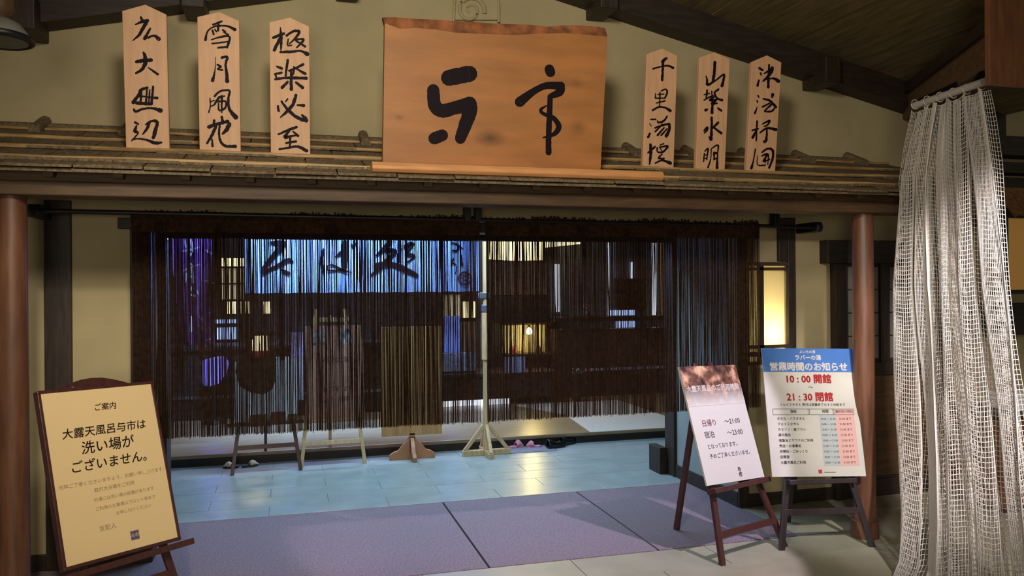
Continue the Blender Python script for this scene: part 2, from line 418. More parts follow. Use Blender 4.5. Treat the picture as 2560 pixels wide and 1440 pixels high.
# ================================================================== EAVE ROOF
XA, XB = -2.3, 4.05
er = thing('eave_roof', (.9, 4.1, 1.93), 'weathered shingled pent roof over the entrance carried by two round pillars', 'roof')
RS = .35
def rz(Y): return 2.035 + RS * (Y - 3.85)
MB().box((XA, 3.955, 1.925), (XB, 4.115, 1.99)).build('beam', m_beam, er, bevel=.006)
k = 0
xr = 1.78 - .28 * 14
while xr < XB:
    MB().hexa([(xr - .022, 3.91, rz(3.91) - .056), (xr + .022, 3.91, rz(3.91) - .056), (xr + .022, YW, rz(YW) - .056), (xr - .022, YW, rz(YW) - .056),
               (xr - .022, 3.91, rz(3.91) - .018), (xr + .022, 3.91, rz(3.91) - .018), (xr + .022, YW, rz(YW) - .018), (xr - .022, YW, rz(YW) - .018)]).build('rafter', m_beam, er, bevel=.003)
    xr += .28
MB().box((XA, 3.975, 1.99), (XB, 4.09, 2.05)).build('packing_board', m_beam, er)
MB().hexa([(XA, 3.85, rz(3.85) - .018), (XB, 3.85, rz(3.85) - .018), (XB, YW, rz(YW) - .018), (XA, YW, rz(YW) - .018),
           (XA, 3.85, rz(3.85) - .004), (XB, 3.85, rz(3.85) - .004), (XB, YW, rz(YW) - .004), (XA, YW, rz(YW) - .004)]).build('sheathing', m_shingle, er)
courses = [(3.83, 4.02), (3.94, 4.24), (4.20, 4.50), (4.45, 4.83)]
for ci, (y0, y1) in enumerate(courses):
    x = XA + (ci % 2) * .14 - .28; lift = .010 if ci else .003
    while x < XB:
        xa = max(x, XA); xb = min(x + .277, XB)
        if xb - xa > .03:
            j = random.uniform(-.008, .008); d = random.uniform(0, .007)
            za, zb = rz(y0) + lift + .010 + d, rz(y1) + .004 + d
            MB().hexa([(xa, y0 + j, za - .012), (xb - .004, y0 + j + random.uniform(-.006, .006), za - .012), (xb - .004, y1, zb - .010), (xa, y1, zb - .010),
                       (xa, y0 + j, za), (xb - .004, y0 + j, za + random.uniform(-.002, .003)), (xb - .004, y1, zb), (xa, y1, zb)]).build('shingle', m_shingle, er)
        x += .28
for yb, rr in ((3.955, .011), (4.205, .011), (4.455, .010), (4.70, .008)):
    pts = [(XA + (XB - XA) * i / 24, yb, rz(yb) + .022 + random.uniform(-.003, .003)) for i in range(25)]
    MB().tube(pts, rr, 8).build('batten', m_batten, er, smooth=True)
# top row of half round logs at the wall
MB().tube([(XA, 4.76, rz(4.76) + .012), (3.88, 4.76, rz(4.76) + .012)], .03, 8).build('ridge_pole', m_shingle, er, smooth=True)
for i in range(15):
    x = XA + .2 + i * .42
    if x < 3.8: MB().tube([(x, 4.60, rz(4.60) + .028), (x, 4.80, rz(4.80) + .045)], .03, 8).build('ridge_peg', m_shingle, er, smooth=True)

for x, lab in ((-1.2, 'round red-brown pillar at the left, half beside the cream notice easel'), (3.30, 'round red-brown pillar at the right, behind the blue-headed notice')):
    p = thing('round_pillar', (x, 4.05, 0), lab, 'pillar')
    MB().lathe((x, 4.05, 0), [(.064, .10), (.062, 1.0), (.060, 1.93)], 24).build('shaft', m_pillar, p, smooth=True)
    MB().lathe((x, 4.05, 0), [(.080, 0), (.078, .10)], 24).build('shoe', m_pillar, p, smooth=True)

# plaster scroll relief above the big sign
c0 = PY(1175, 22, YW)
rl = thing('plaster_scroll', c0, 'moulded plaster scroll relief on the wall above the big sign', 'ornament')
def PR(x, y, d=0): return PY(x, y, YW - d)
MB().prism([PR(x, y, .0) for x, y in ((1134, 52), (1136, 10), (1142, -30), (1160, -62), (1195, -78), (1228, -60), (1242, -28), (1247, 10), (1246, 52))], (0, -.02, 0)).build('plate', m_plaster, rl, bevel=.006)
sp = []
for i in range(46):
    a = i * .24; r = 5 + 2.9 * a
    sp.append(PR(1176 + r * math.cos(a + 2.0), 26 + r * math.sin(a + 2.0), .022))
MB().tube(sp, [.006 + .0002 * i for i in range(46)], 8).build('scroll', m_plaster, rl, smooth=True)
MB().tube([PR(x, y, .022) for x, y in ((1134, 56), (1136, 10), (1142, -30), (1160, -62), (1195, -78), (1228, -60), (1242, -28), (1247, 10), (1247, 56))], .009, 8).build('rim', m_plaster, rl, smooth=True)

# ================================================================== PRAYER-STYLE NAME TABLETS
YT = 4.20
TB = [
 # origin x, y, scale of the measuring grid, outline (top-left, peak, top-right, bottom-right, bottom-left), strokes
 (290, 0, 3.693, [(305, 27), (363, 11), (416, 36), (424, 377), (315, 372)], 'leftmost pale wooden tablet, brushed with four characters ending in a boat-like stroke', [
  [(230,160,14),(245,190,18)], [(180,225,8),(230,205,18),(290,190,22)], [(290,190,22),(250,260,22),(215,320,18),(155,375,6)],
  [(315,265,14),(290,310,16),(265,355,22)], [(268,352,16),(300,345,14),(350,330,14),(395,360,26)],
  [(250,480,8),(265,510,22),(270,580,26),(240,640,20),(185,675,14)], [(190,570,20),(250,560,24),(325,555,22)], [(300,625,8),(335,650,12),(385,685,16)],
  [(290,810,16),(230,830,20),(215,865,18),(160,945,24)], [(200,885,16),(290,895,10),(380,905,18)], [(190,950,20),(325,960,18)], [(235,850,14),(225,960,16)], [(285,830,12),(275,965,14)], [(312,830,10),(300,960,12)], [(342,800,14),(328,960,18)], [(165,1010,14),(185,1030,16),(250,1005,14),(340,1000,14),(410,1020,30)],
  [(175,1130,14),(205,1145,12)], [(190,1160,10),(175,1210,22),(205,1225,10),(180,1260,10),(145,1300,8)], [(275,1150,10),(320,1120,14),(378,1125,20),(365,1200,24),(345,1270,22)], [(310,1130,14),(285,1190,18),(245,1240,8)], [(150,1290,8),(210,1280,10),(290,1295,14),(360,1320,22),(420,1315,12)]]),
 (480, 10, 3.693, [(493, 42), (548, 29), (598, 52), (602, 384), (499, 380)], 'second pale tablet from the left, with snow-and-flower characters in black brushwork', [
  [(195,190,14),(275,160,12)], [(245,175,14),(240,245,14)], [(125,330,18),(140,260,10),(190,215,10),(260,200,12),(330,205,12),(395,235,22)], [(190,245,14),(200,282,12)], [(212,235,10),(225,255,10)], [(285,240,12),(305,255,14)], [(295,262,10),(335,284,12)],
  [(180,330,8),(260,305,12),(345,302,14),(325,400,16)], [(185,365,10),(330,348,10)], [(240,405,12),(325,395,14)],
  [(215,490,4),(215,580,6),(205,650,12),(190,705,22)], [(275,495,16),(325,490,16),(310,560,16),(320,640,18),(325,710,28)], [(235,560,12),(265,580,14),(235,600,8),(280,610,12)],
  [(165,870,8),(170,940,8),(155,1000,10)], [(210,850,14),(260,805,12),(345,800,14),(335,880,16),(345,970,18),(405,1045,30)], [(205,930,12),(250,865,16),(300,850,10)], [(240,900,14),(310,900,12),(305,960,14),(250,980,12),(245,920,10)], [(275,850,14),(275,1000,10)], [(165,905,8),(205,890,8)], [(165,950,8),(205,930,8)],
  [(155,1135,22),(230,1110,20),(330,1085,22)], [(205,1075,16),(200,1120,14)], [(275,1045,18),(285,1100,18)], [(225,1120,16),(190,1200,20),(140,1285,14)], [(185,1250,10),(190,1310,16)], [(345,1110,26),(320,1160,24),(285,1195,16)], [(255,1125,14),(250,1200,14),(265,1270,16),(310,1310,16),(400,1315,22)]]),
 (655, 30, 3.893, [(673, 55), (725, 43), (773, 66), (776, 390), (677, 389)], 'third pale tablet from the left, nearest the big sign', [
  [(110,250,18),(210,210,20)], [(180,150,6),(185,250,24),(185,370,10)], [(180,250,20),(120,370,22)], [(240,230,16),(300,190,16),(360,190,20),(330,250,16),(265,310,8)], [(255,265,10),(250,325,10),(290,322,8)], [(310,270,12),(405,268,16),(340,345,12)], [(330,280,12),(420,335,16)], [(180,390,16),(300,385,18),(380,380,14),(440,410,28)],
  [(145,530,12),(190,550,20)], [(125,605,14),(190,590,16)], [(130,605,12),(140,640,12)], [(250,470,18),(240,540,16),(230,620,14)], [(260,570,10),(320,550,16),(400,510,18)], [(310,535,12),(350,560,12),(420,600,20)], [(265,575,10),(310,565,12),(300,610,12)], [(130,655,16),(240,640,16),(430,645,22)], [(285,570,14),(285,750,24)], [(250,680,16),(195,735,20)], [(330,685,14),(395,735,22)],
  [(155,915,14),(162,960,18)], [(190,870,14),(260,960,20),(350,1030,22),(430,1055,28)], [(390,1005,14),(425,1035,22)], [(330,810,20),(300,900,22),(240,970,20),(180,1025,8)], [(250,845,10),(230,872,10)], [(345,905,12),(405,910,22)],
  [(160,1190,12),(240,1155,16),(335,1120,18)], [(270,1150,12),(225,1215,24),(270,1212,16),(345,1195,10)], [(305,1165,12),(350,1205,18)], [(235,1275,14),(330,1260,16)], [(275,1210,16),(270,1320,14)], [(170,1335,14),(260,1320,14),(350,1310,18),(435,1350,22)]]),
 (1590, 110, 4.433, [(1617, 135), (1655, 121), (1694, 139), (1684, 424), (1606, 421)], 'pale tablet just right of the big sign, topped by a cross-like character', [
  [(335,160,22),(300,185,22),(285,200,12)], [(190,275,14),(260,255,12),(350,240,14),(410,265,20)], [(300,190,18),(295,300,18),(290,400,18)],
  [(215,545,6),(215,600,12)], [(280,520,10),(330,500,12),(345,540,14),(320,600,14)], [(225,600,10),(320,600,10)], [(240,560,8),(310,555,8)], [(265,540,12),(262,690,10)], [(225,655,10),(320,630,14)], [(185,735,16),(250,700,14),(320,705,14),(380,740,22)],
  [(165,835,12),(215,835,14)], [(150,880,6),(168,908,8)], [(135,1030,18),(155,990,14)], [(345,800,12),(310,850,16),(250,870,14),(238,848,8)], [(210,930,12),(280,905,14),(365,885,18)], [(290,890,12),(215,970,14)], [(370,890,20),(370,950,20),(335,1020,24)], [(310,930,12),(240,1010,16)], [(345,940,12),(280,1010,14)],
  [(160,1115,20),(165,1200,22),(150,1330,12)], [(135,1205,14),(210,1140,18)], [(265,1120,8),(305,1105,12)], [(235,1150,12),(240,1195,12),(300,1195,14),(350,1130,16),(260,1145,10)], [(265,1150,8),(290,1190,8)], [(290,1220,10),(250,1265,14),(310,1270,14)], [(215,1320,12),(290,1290,14),(380,1320,26)]]),
 (1725, 115, 4.433, [(1749, 143), (1787, 130), (1825, 148), (1812, 428), (1739, 427)], 'middle tablet of the three right of the big sign, first character a mountain', [
  [(275,180,22),(270,290,22),(255,390,22)], [(180,335,10),(190,380,16),(195,430,22),(255,400,14),(300,370,12),(375,315,16),(370,380,18),(355,440,24)],
  [(190,490,14),(180,580,12)], [(155,540,8),(215,525,12)], [(155,600,10),(230,560,12),(260,545,8)], [(240,500,10),(245,560,10)], [(315,480,16),(275,510,14)], [(270,520,14),(300,580,16),(355,600,20)], [(270,560,14),(225,600,20),(290,600,16),(240,640,20),(300,635,12)], [(250,600,16),(245,740,22)], [(175,710,24),(188,705,18)], [(310,690,14),(345,715,18)],
  [(240,795,20),(240,900,18),(232,1035,24)], [(230,1040,16),(215,1010,14)], [(155,940,12),(190,900,16),(190,930,16),(160,965,10)], [(310,850,20),(250,910,14)], [(260,900,14),(345,965,20)],
  [(160,1190,10),(150,1280,10)], [(165,1165,10),(200,1140,12),(185,1260,10)], [(155,1212,8),(188,1205,8)], [(150,1248,8),(190,1240,8)], [(235,1140,8),(230,1250,8),(200,1345,14)], [(240,1135,8),(310,1100,14),(305,1200,10),(300,1350,22)], [(265,1190,16),(300,1185,16)], [(265,1250,12),(300,1245,12)], [(268,1180,14),(268,1260,12)]]),
 (1855, 125, 4.5, [(1880, 154), (1918, 138), (1954, 156), (1938, 432), (1866, 430)], 'rightmost pale tablet, ending in a boxed character, nearest the white net', [
  [(195,205,18),(230,225,18)], [(210,260,14),(215,282,10)], [(175,400,20),(190,340,14)], [(305,165,14),(300,260,18),(295,420,20)], [(250,265,10),(335,215,26)], [(340,200,24),(320,260,24),(240,350,14)], [(245,335,10),(350,320,16),(410,350,28)],
  [(180,515,14),(190,532,10)], [(170,570,12),(175,592,10)], [(145,710,18),(165,660,10),(170,640,6)], [(345,500,24),(340,530,16)], [(240,550,14),(310,570,18),(380,640,22)], [(310,600,12),(230,640,14)], [(345,600,16),(270,670,14),(260,690,12),(330,690,16),(375,645,10)],
  [(170,800,14),(165,900,14),(160,1020,12)], [(115,905,14),(180,885,14)], [(165,900,14),(120,985,20)], [(235,830,12),(310,795,16),(290,840,14),(250,860,8)], [(205,930,12),(280,880,16),(380,895,26)], [(280,880,14),(275,1000,18),(255,1030,26)],
  [(150,1115,10),(130,1240,10),(105,1330,20)], [(175,1190,6),(175,1290,8),(260,1295,12)], [(225,1150,12),(290,1110,16),(345,1130,20),(345,1220,18),(305,1325,16)], [(225,1190,12),(290,1170,16),(240,1250,14),(310,1230,12)], [(270,1170,10),(260,1270,8)], [(300,1180,10),(290,1290,8)]]),
]
for ox, oy, sc, outl, lab, sts in TB:
    c = PY((outl[3][0] + outl[4][0]) / 2, (outl[3][1] + outl[4][1]) / 2, YT)
    t = thing('wooden_tablet', c, lab, 'tablet', None)
    bd = MB().prism([PY(x, y, YT) for x, y in outl], (0, .03, 0)).build('board', m_tablet, t, bevel=.003)
    strokes_obj(sts, lambda x, y, lay, ox=ox, oy=oy, sc=sc: PY(ox + x / sc, oy + y / sc, YT - .0006 - lay), bd, cuts=(445, 768, 1078), fat=1.5, rough=.2)

# ================================================================== BIG SIGN
m_sign = mat('sign_timber', sr(172, 112, 58), .55, .1, 3, (1, 8, 5), .08)
nt = m_sign.node_tree; N = nt.nodes; L = nt.links
bsdf = N['Principled BSDF']; src = bsdf.inputs['Base Color'].links[0].from_socket
YS = 4.03
def knot(px, py, rx, ry, prev, strength=.55):
    p = PY(px, py, YS)
    tc = N.new('ShaderNodeTexCoord'); mp = N.new('ShaderNodeMapping'); mp.vector_type = 'POINT'
    mp.inputs['Location'].default_value = (-p.x / rx, 0, -p.z / ry); mp.inputs['Scale'].default_value = (1 / rx, 0, 1 / ry)
    L.new(tc.outputs['Object'], mp.inputs[0])
    g = N.new('ShaderNodeTexGradient'); g.gradient_type = 'SPHERICAL'; L.new(mp.outputs[0], g.inputs[0])
    m1 = N.new('ShaderNodeMath'); m1.operation = 'MULTIPLY'; m1.inputs[1].default_value = strength; L.new(g.outputs['Fac'], m1.inputs[0])
    mx = N.new('ShaderNodeMixRGB'); mx.inputs[2].default_value = (*sr(84, 52, 22), 1)
    L.new(m1.outputs[0], mx.inputs[0]); L.new(prev, mx.inputs[1]); return mx.outputs[0]
for k_ in ((1225, 345, .10, .055, .9), (1445, 318, .06, .05, .5), (1442, 208, .05, .04, .3), (998, 294, .03, .02, .5), (1395, 205, .12, .05, .2)):
    src = knot(k_[0], k_[1], k_[2], k_[3], src, k_[4])
L.new(src, bsdf.inputs['Base Color'])
c = PY(1225, 415, YS)
sg = thing('name_board', c, 'large honey-coloured slab sign with two bold black brushed characters', 'sign')
topedge = [(957, 40), (990, 40), (1040, 44), (1090, 46), (1140, 50), (1190, 52), (1240, 56), (1290, 58), (1330, 59), (1370, 64), (1415, 60), (1455, 61), (1500, 64), (1516, 68)]
low = [(962, 58), (1000, 72), (1040, 70), (1090, 74), (1140, 82), (1190, 84), (1240, 86), (1290, 88), (1330, 85), (1370, 84), (1415, 83), (1455, 86), (1500, 90), (1519, 92)]
MB().prism([PY(x, y, YS) for x, y in reversed(low)] + [PY(957, 410, YS), PY(1501, 428, YS), PY(1505, 300, YS)][0:2], (0, .05, 0)).build('slab', m_sign, sg)
vs = []
mb = MB()
for i in range(len(topedge) - 1):
    f = lambda p, y: PY(p[0], p[1], YS) + Vector((0, y, 0))
    mb.hexa([f(low[i], 0), f(low[i + 1], 0), f(low[i + 1], .05), f(low[i], .05), f(topedge[i], .018), f(topedge[i + 1], .018), f(topedge[i + 1], .05), f(topedge[i], .05)])
mb.build('waney_edge', m_lip, sg)['label'] = 'darker bark edge along the top'
# foot log
a = PY(930, 413, 3.98); b = PY(1658, 440, 3.98)
z0 = PY(930, 428, 3.85).z; z1 = PY(930, 401, 3.85).z
prof = [(4.02, z0), (3.862, z0), (3.848, z0 + .014), (3.848, z1 - .022), (3.860, z1 - .005), (3.88, z1), (4.02, z1)]
a = PY(930, 413, 3.86); b = PY(1658, 440, 3.86)
MB().prism([(a.x, y, z) for y, z in prof], (b.x - a.x, 0, 0)).build('foot_log', m_base, sg, bevel=.003)
SIG = [
 [(830,500,92),(960,475,92)], [(728,580,70),(740,680,75),(790,712,78),(880,690,75),(958,672,85)], [(960,668,85),(963,720,80),(935,800,75),(903,890,62)], [(735,890,68),(785,870,68)],
 [(1475,445,55),(1482,465,55)], [(1285,655,58),(1370,590,40),(1450,552,38),(1545,552,48)], [(1548,552,48),(1540,592,48),(1490,615,32)],
 [(1480,620,30),(1475,750,32),(1470,900,32),(1470,980,34)], [(1455,680,8),(1420,705,18),(1435,730,20),(1500,758,26),(1535,812,32),(1508,860,26),(1435,885,8)]]
strokes_obj(SIG, lambda x, y, lay: PY(800 + x / 2.572, y / 2.572, YS - .0008 - lay), sg, rough=.05, cuts=(1150,), axis=0, fat=1.14)

# ================================================================== ROPE CURTAIN
YN = 4.60
nr_rod = thing('curtain_rod', (1.0, YN, 1.905), 'dark iron rod across the whole entrance carrying the rope curtain', 'rod')
a = PY(85, 527, YN); b = PY(2045, 568, YN)
MB().tube([a, b], .013, 10).build('bar', m_black, nr_rod, smooth=True)
for e, sx in ((a, -1), (b, 1)):
    MB().lathe((e.x, YN, e.z), [(.0, -.034), (.026, -.026), (.034, 0), (.026, .026), (0, .034)], 14).build('finial', m_black, nr_rod, smooth=True)
    MB().box((e.x - .03, YN, e.z - .03), (e.x + .03, YW - .03, e.z + .035)).build('bracket', m_black, nr_rod, bevel=.004)
for px, py in ((1168, 520), (1195, 520), (1940, 545)):
    p = PY(px, py, YN); MB().box((p.x - .017, YN - .02, a.z - .02), (p.x + .017, YN + .05, a.z + .075)).build('hook', m_black, nr_rod, bevel=.003)

def rope_curtain(px0, px1, lab):
    x0 = PY(px0, 800, YN).x; x1 = PY(px1, 800, YN).x
    t = thing('rope_curtain', ((x0 + x1) / 2, YN, 1.905), lab, 'curtain', 'rope curtain halves across the entrance')
    hd = MB()
    hz = 1.896
    n = 40
    for i in range(n):
        xa = x0 + (x1 - x0) * i / n; xb = x0 + (x1 - x0) * (i + 1) / n
        j = random.uniform(-.004, .004)
        hd.box((xa, YN - .016 + j, hz - .085), (xb, YN + .016 + j, hz - .012))
    hd.build('header_band', m_rope, t)
    mb = MB(); x = x0
    while x < x1:
        for layer in (0, 1):
            xx = x + random.uniform(-.0011, .0011) + .0016 * layer; r = random.uniform(.00112, .0016)
            if random.random() < .05: continue
            yy = YN + (.007 if layer else -.007) + random.uniform(-.003, .003) + .012 * math.sin(xx * 21 + layer)
            zb = .712 + random.uniform(-.005, .005) - (random.uniform(0, .016) if random.random() < .04 else 0)
            sw = random.uniform(-.0022, .0022); ph = random.uniform(0, 6); vs = []; fs = []
            for k in range(5):
                tt = k / 4; p = Vector((xx + sw * tt + .0009 * math.sin(ph + 5 * tt), yy, hz - .03 + (zb - hz + .03) * tt))
                for q in range(3):
                    a_ = 2 * math.pi * q / 3 + .5; vs.append(p + Vector((r * math.cos(a_), r * math.sin(a_), 0)))
                if k:
                    for q in range(3): fs.append(((k - 1) * 3 + q, (k - 1) * 3 + (q + 1) % 3, k * 3 + (q + 1) % 3, k * 3 + q))
            mb.add(vs, fs)
        x += .0031 * random.choice((1, 1, 1, 1, 1, 1, 1, 1.35, .85))
    o = mb.build('rope_strands', m_rope, t); o['kind'] = 'stuff'
    # knotted loops over the rod
    mb = MB(); x = x0
    while x < x1:
        h = random.uniform(.012, .034) + .006 * math.sin(x * 9)
        mb.add([(x - .005, YN - .02, hz - .02), (x + .005, YN - .02, hz - .02), (x + .004, YN, hz + h), (x - .004, YN, hz + h), (x - .005, YN + .02, hz - .02), (x + .005, YN + .02, hz - .02)],
               [(0, 1, 2, 3), (3, 2, 5, 4)])
        x += .008
    o = mb.build('loop_knots', m_rope, t); o['kind'] = 'stuff'
    return t
rope_curtain(331, 1199, 'left half of the dark rope curtain, left of the pole stand')
rope_curtain(1216, 1897, 'right half of the dark rope curtain, reaching the lit window')

# ================================================================== EASELS
def frame_axes(yaw, lean):
    ex = Vector((math.cos(yaw), math.sin(yaw), 0)); n = Vector((math.sin(yaw), -math.cos(yaw), 0))
    ez = Vector((0, 0, 1)) * math.cos(lean) - n * math.sin(lean); ey = ez.cross(ex) * -1
    ey = -n * math.cos(lean) - Vector((0, 0, 1)) * math.sin(lean)     # towards the back of the board
    return ex, ey, ez
def easel(name, label, cat, base, yaw, lean, zb, half, top_len, m, rear=.62, top_half=.1, ledge=None, cross=.22, leg=.032, sag=True):
    """base: point on the floor midway between the front feet; zb: distance up the plane to the ledge"""
    ex, ey, ez = frame_axes(yaw, lean); base = Vector(base)
    t = thing(name, base, label, cat)
    o = base + ey * .03
    for s_ in (-1, 1):
        A = o + ex * half * s_; B = o + ex * top_half * s_ + ez * top_len
        MB().bar(A + Vector((0, 0, .0)), B, leg, .022, ey).build('front_leg', m, t, bevel=.002)
    back = -Vector((math.sin(yaw), -math.cos(yaw), 0))
    Rf = base + back * rear; Rf.z = 0
    MB().bar(Rf, o + ez * top_len * .96 + ey * .03, leg, .024, ex).build('rear_leg', m, t, bevel=.002)
    k = cross / top_len; w = half + (top_half - half) * k
    MB().obox(o + ez * cross, ex, ey, ez, -w, w, -.012, .010, -.018, .018).build('crossbar', m, t, bevel=.002)
    lw = ledge or half
    MB().obox(o + ez * zb, ex, ey, ez, -lw, lw, -.065, .0, -.03, -.002).build('ledge', m, t, bevel=.003)
    MB().obox(o + ez * top_len * .93, ex, ey, ez, -top_half * 1.3, top_half * 1.3, -.01, .012, -.02, .02).build('top_rail', m, t, bevel=.002)
    return t, o, ex, ey, ez

# --- left: framed cream notice
cL = Vector((-.79, 4.0, .697)); yL, lL = .709, .321; wL, hL = .515, .748; k = wL / .5049
cam0 = Vector((0, 0, H)); cL = cam0 + (Vector((-.775, 3.924, .707)) - cam0) * k
ex, ey, ez = frame_axes(yL, lL); rl_ = -.018
foot = cL - ez * (cL.z / ez.z); foot.z = 0
zb = (cL - foot).length - hL / 2
tL, oL, ex, ey, ez = easel('notice_easel', 'mahogany easel with round-topped backboard, holding the framed cream notice at the left', 'easel', foot, yL, lL, zb - .025, .235, 1.13, m_easel, .5, .08, .31, .20, .034)
tv = (cL - foot).length + hL / 2
ptsb = [(-.19, tv - .12)] + [(-.19 + .38 * i / 8, tv + .012 + .05 * math.sin(math.pi * i / 8)) for i in range(9)] + [(.19, tv - .12)]
MB().prism([oL + ex * u + ez * v for u, v in ptsb], ey * .02).build('headboard', m_easel, tL, bevel=.003)
fr = thing('framed_notice', cL, 'cream handwritten bathhouse notice in a dark wood frame on the left easel', 'notice')
exr = ex * math.cos(rl_) + ez * math.sin(rl_); ezr = -ex * math.sin(rl_) + ez * math.cos(rl_)
def PL(u, v, d=0): return cL + exr * u + ezr * v - ey * (.001 + d)
ppr = MB().obox(cL, exr, ey, ezr, -wL / 2, wL / 2, .0, .012, -hL / 2, hL / 2).build('paper', m_mat_paper_c, fr)
for nm, (u0, u1, v0, v1) in {'top': (-wL / 2 - .014, wL / 2 + .014, hL / 2, hL / 2 + .014), 'bottom': (-wL / 2 - .014, wL / 2 + .014, -hL / 2 - .016, -hL / 2)}.items():
    MB().obox(cL, exr, ey, ezr, u0, u1, -.004, .036, v0, v1).build('frame_bar', m_easel, fr, bevel=.002)
for s_ in (-1, 1):
    MB().obox(cL, exr, ey, ezr, min(s_ * wL / 2, s_ * (wL / 2 + .014)), max(s_ * wL / 2, s_ * (wL / 2 + .014)), -.004, .036, -hL / 2, hL / 2).build('frame_bar', m_easel, fr, bevel=.002)
inkb = mat('brown_ink', sr(52, 34, 26), .7, 0)
inkg = mat('faded_ink', sr(150, 128, 98), .8, 0)
inkv = mat('violet_ink', sr(92, 78, 108), .8, 0)
text_mesh([('ご案内', .015, .275, .036, 'CENTER'), ('大露天風呂与市は', 0, .165, .049, 'CENTER'), ('洗い場が', .0, .088, .062, 'CENTER'), ('ございません。', .012, .012, .056, 'CENTER')], lambda u, v: PL(u, v), ppr, inkb, thick=.012, shear=.12)
text_mesh([('何卒ご了承くださいますよう、お願い申し上げます。', 0.01, -.052, .021, 'CENTER'), ('館内大浴場をご利用', .0, -.09, .021, 'CENTER'),
           ('内湯には洗い場の設備があります', .04, -.132, .019, 'CENTER'), ('ご利用のお客様はフロント係まで', .04, -.172, .019, 'CENTER'), ('お申し付けください', .07, -.208, .019, 'CENTER'),
           ('支配人', -.06, -.262, .026, 'CENTER')], lambda u, v: PL(u, v), ppr, inkg, name='small_lettering')
mb = MB()
mb.add([PL(.035, -.335), PL(.075, -.335), PL(.075, -.295), PL(.035, -.295)], [(0, 1, 2, 3)]).build('seal_stamp', inkv, ppr)
text_mesh([('与市', .036, -.322, .019, 'LEFT')], lambda u, v: PL(u, v, .0006), ppr, m_mat_paper_c, name='seal_lettering')

# --- pink/white notice
k = .487 / .42; cP = cam0 + (Vector((2.077, 3.58, .82)) - cam0) * k; yP, lP, rP = .34, .346, -.038; wP, hP = .487, .584 * k
ex, ey, ez = frame_axes(yP, lP); foot = cP - ez * (cP.z / ez.z); foot.z = 0
zb = (cP - foot).length - hP / 2
tP, oP, ex, ey, ez = easel('notice_easel', 'mahogany three-legged easel holding the lilac-lit notice, second from the right', 'easel', foot, yP, lP, zb - .01, .27, 1.12, m_easel, .62, .06, .24, .16, .034)
exr = ex * math.cos(rP) + ez * math.sin(rP); ezr = -ex * math.sin(rP) + ez * math.cos(rP)
def PP(u, v, d=0): return cP + exr * u + ezr * v - ey * (.001 + d)
pk = thing('photo_notice', cP, 'white notice board with a brown night photograph across its top, tilted on an easel', 'notice')
pkb = MB().obox(cP, exr, ey, ezr, -wP / 2, wP / 2, 0, .012, -hP / 2, hP / 2).build('board', m_mat_paper_w, pk, bevel=.001)
# photograph band: brown picture fading into the paper
mph = bpy.data.materials.new('night_photo_print'); mph.use_nodes = True; nt = mph.node_tree; N = nt.nodes; L = nt.links; b = N['Principled BSDF']; b.inputs['Roughness'].default_value = .5
tc = N.new('ShaderNodeTexCoord'); nz = N.new('ShaderNodeTexNoise'); nz.inputs['Scale'].default_value = 16; nz.inputs['Detail'].default_value = 5; L.new(tc.outputs['Object'], nz.inputs['Vector'])
rp = N.new('ShaderNodeValToRGB'); L.new(nz.outputs['Fac'], rp.inputs[0]); e = rp.color_ramp.elements
e[0].position = .36; e[0].color = (*sr(36, 24, 24), 1); e[1].position = .68; e[1].color = (*sr(214, 170, 138), 1); q = e.new(.52); q.color = (*sr(120, 80, 62), 1)
uvn = N.new('ShaderNodeUVMap'); sx = N.new('ShaderNodeSeparateXYZ'); L.new(uvn.outputs[0], sx.inputs[0])
ad = N.new('ShaderNodeMath'); ad.operation = 'MULTIPLY_ADD'; ad.inputs[1].default_value = .35; ad.inputs[2].default_value = -.17; L.new(nz.outputs['Fac'], ad.inputs[0])
ad2 = N.new('ShaderNodeMath'); ad2.operation = 'ADD'; L.new(ad.outputs[0], ad2.inputs[0]); L.new(sx.outputs[1], ad2.inputs[1])
r2 = N.new('ShaderNodeValToRGB'); L.new(ad2.outputs[0], r2.inputs[0]); e2 = r2.color_ramp.elements; e2[0].position = .0; e2[0].color = (0, 0, 0, 1); e2[1].position = .5; e2[1].color = (1, 1, 1, 1)
mx = N.new('ShaderNodeMixRGB'); L.new(r2.outputs[0], mx.inputs[0]); mx.inputs[1].default_value = (*sr(208, 204, 196), 1); L.new(rp.outputs[0], mx.inputs[2]); L.new(mx.outputs[0], b.inputs['Base Color'])
me = bpy.data.meshes.new('photo_band'); v_ = [PP(-wP / 2, hP / 2 - .235, .0002), PP(wP / 2, hP / 2 - .235, .0002), PP(wP / 2, hP / 2, .0002), PP(-wP / 2, hP / 2, .0002)]
me.from_pydata([tuple(p) for p in v_], [], [(0, 1, 2, 3)]); uvl = me.uv_layers.new(name='UVMap')
for i, uv in enumerate(((0, 0), (1, 0), (1, 1), (0, 1))): uvl.data[i].uv = uv
me.materials.append(mph); o = bpy.data.objects.new('photo_band', me); COL.objects.link(o); par(o, pkb)
inkr = mat('rose_ink', sr(150, 92, 104), .7, 0); inks = mat('slate_ink', sr(92, 88, 104), .7, 0); inkw = mat('white_ink', sr(236, 226, 216), .6, 0)
text_mesh([('大露天風呂のご利用時間', 0, .19, .041, 'CENTER')], lambda u, v: PP(u, v, .0008), pkb, inkw, name='title_lettering', thick=.02)
text_mesh([('日帰り', -.17, -.012, .042, 'LEFT')], lambda u, v: PP(u, v), pkb, inkr, thick=.01)
text_mesh([('宿泊', -.17, -.078, .042, 'LEFT'), ('～21:00', .02, -.012, .042, 'LEFT'), ('～23:00', .02, -.078, .042, 'LEFT'), ('となっております。', -.17, -.14, .03, 'LEFT'), ('予めご了承くださいませ。', -.17, -.195, .03, 'LEFT')], lambda u, v: PP(u, v), pkb, inks, thick=.006)
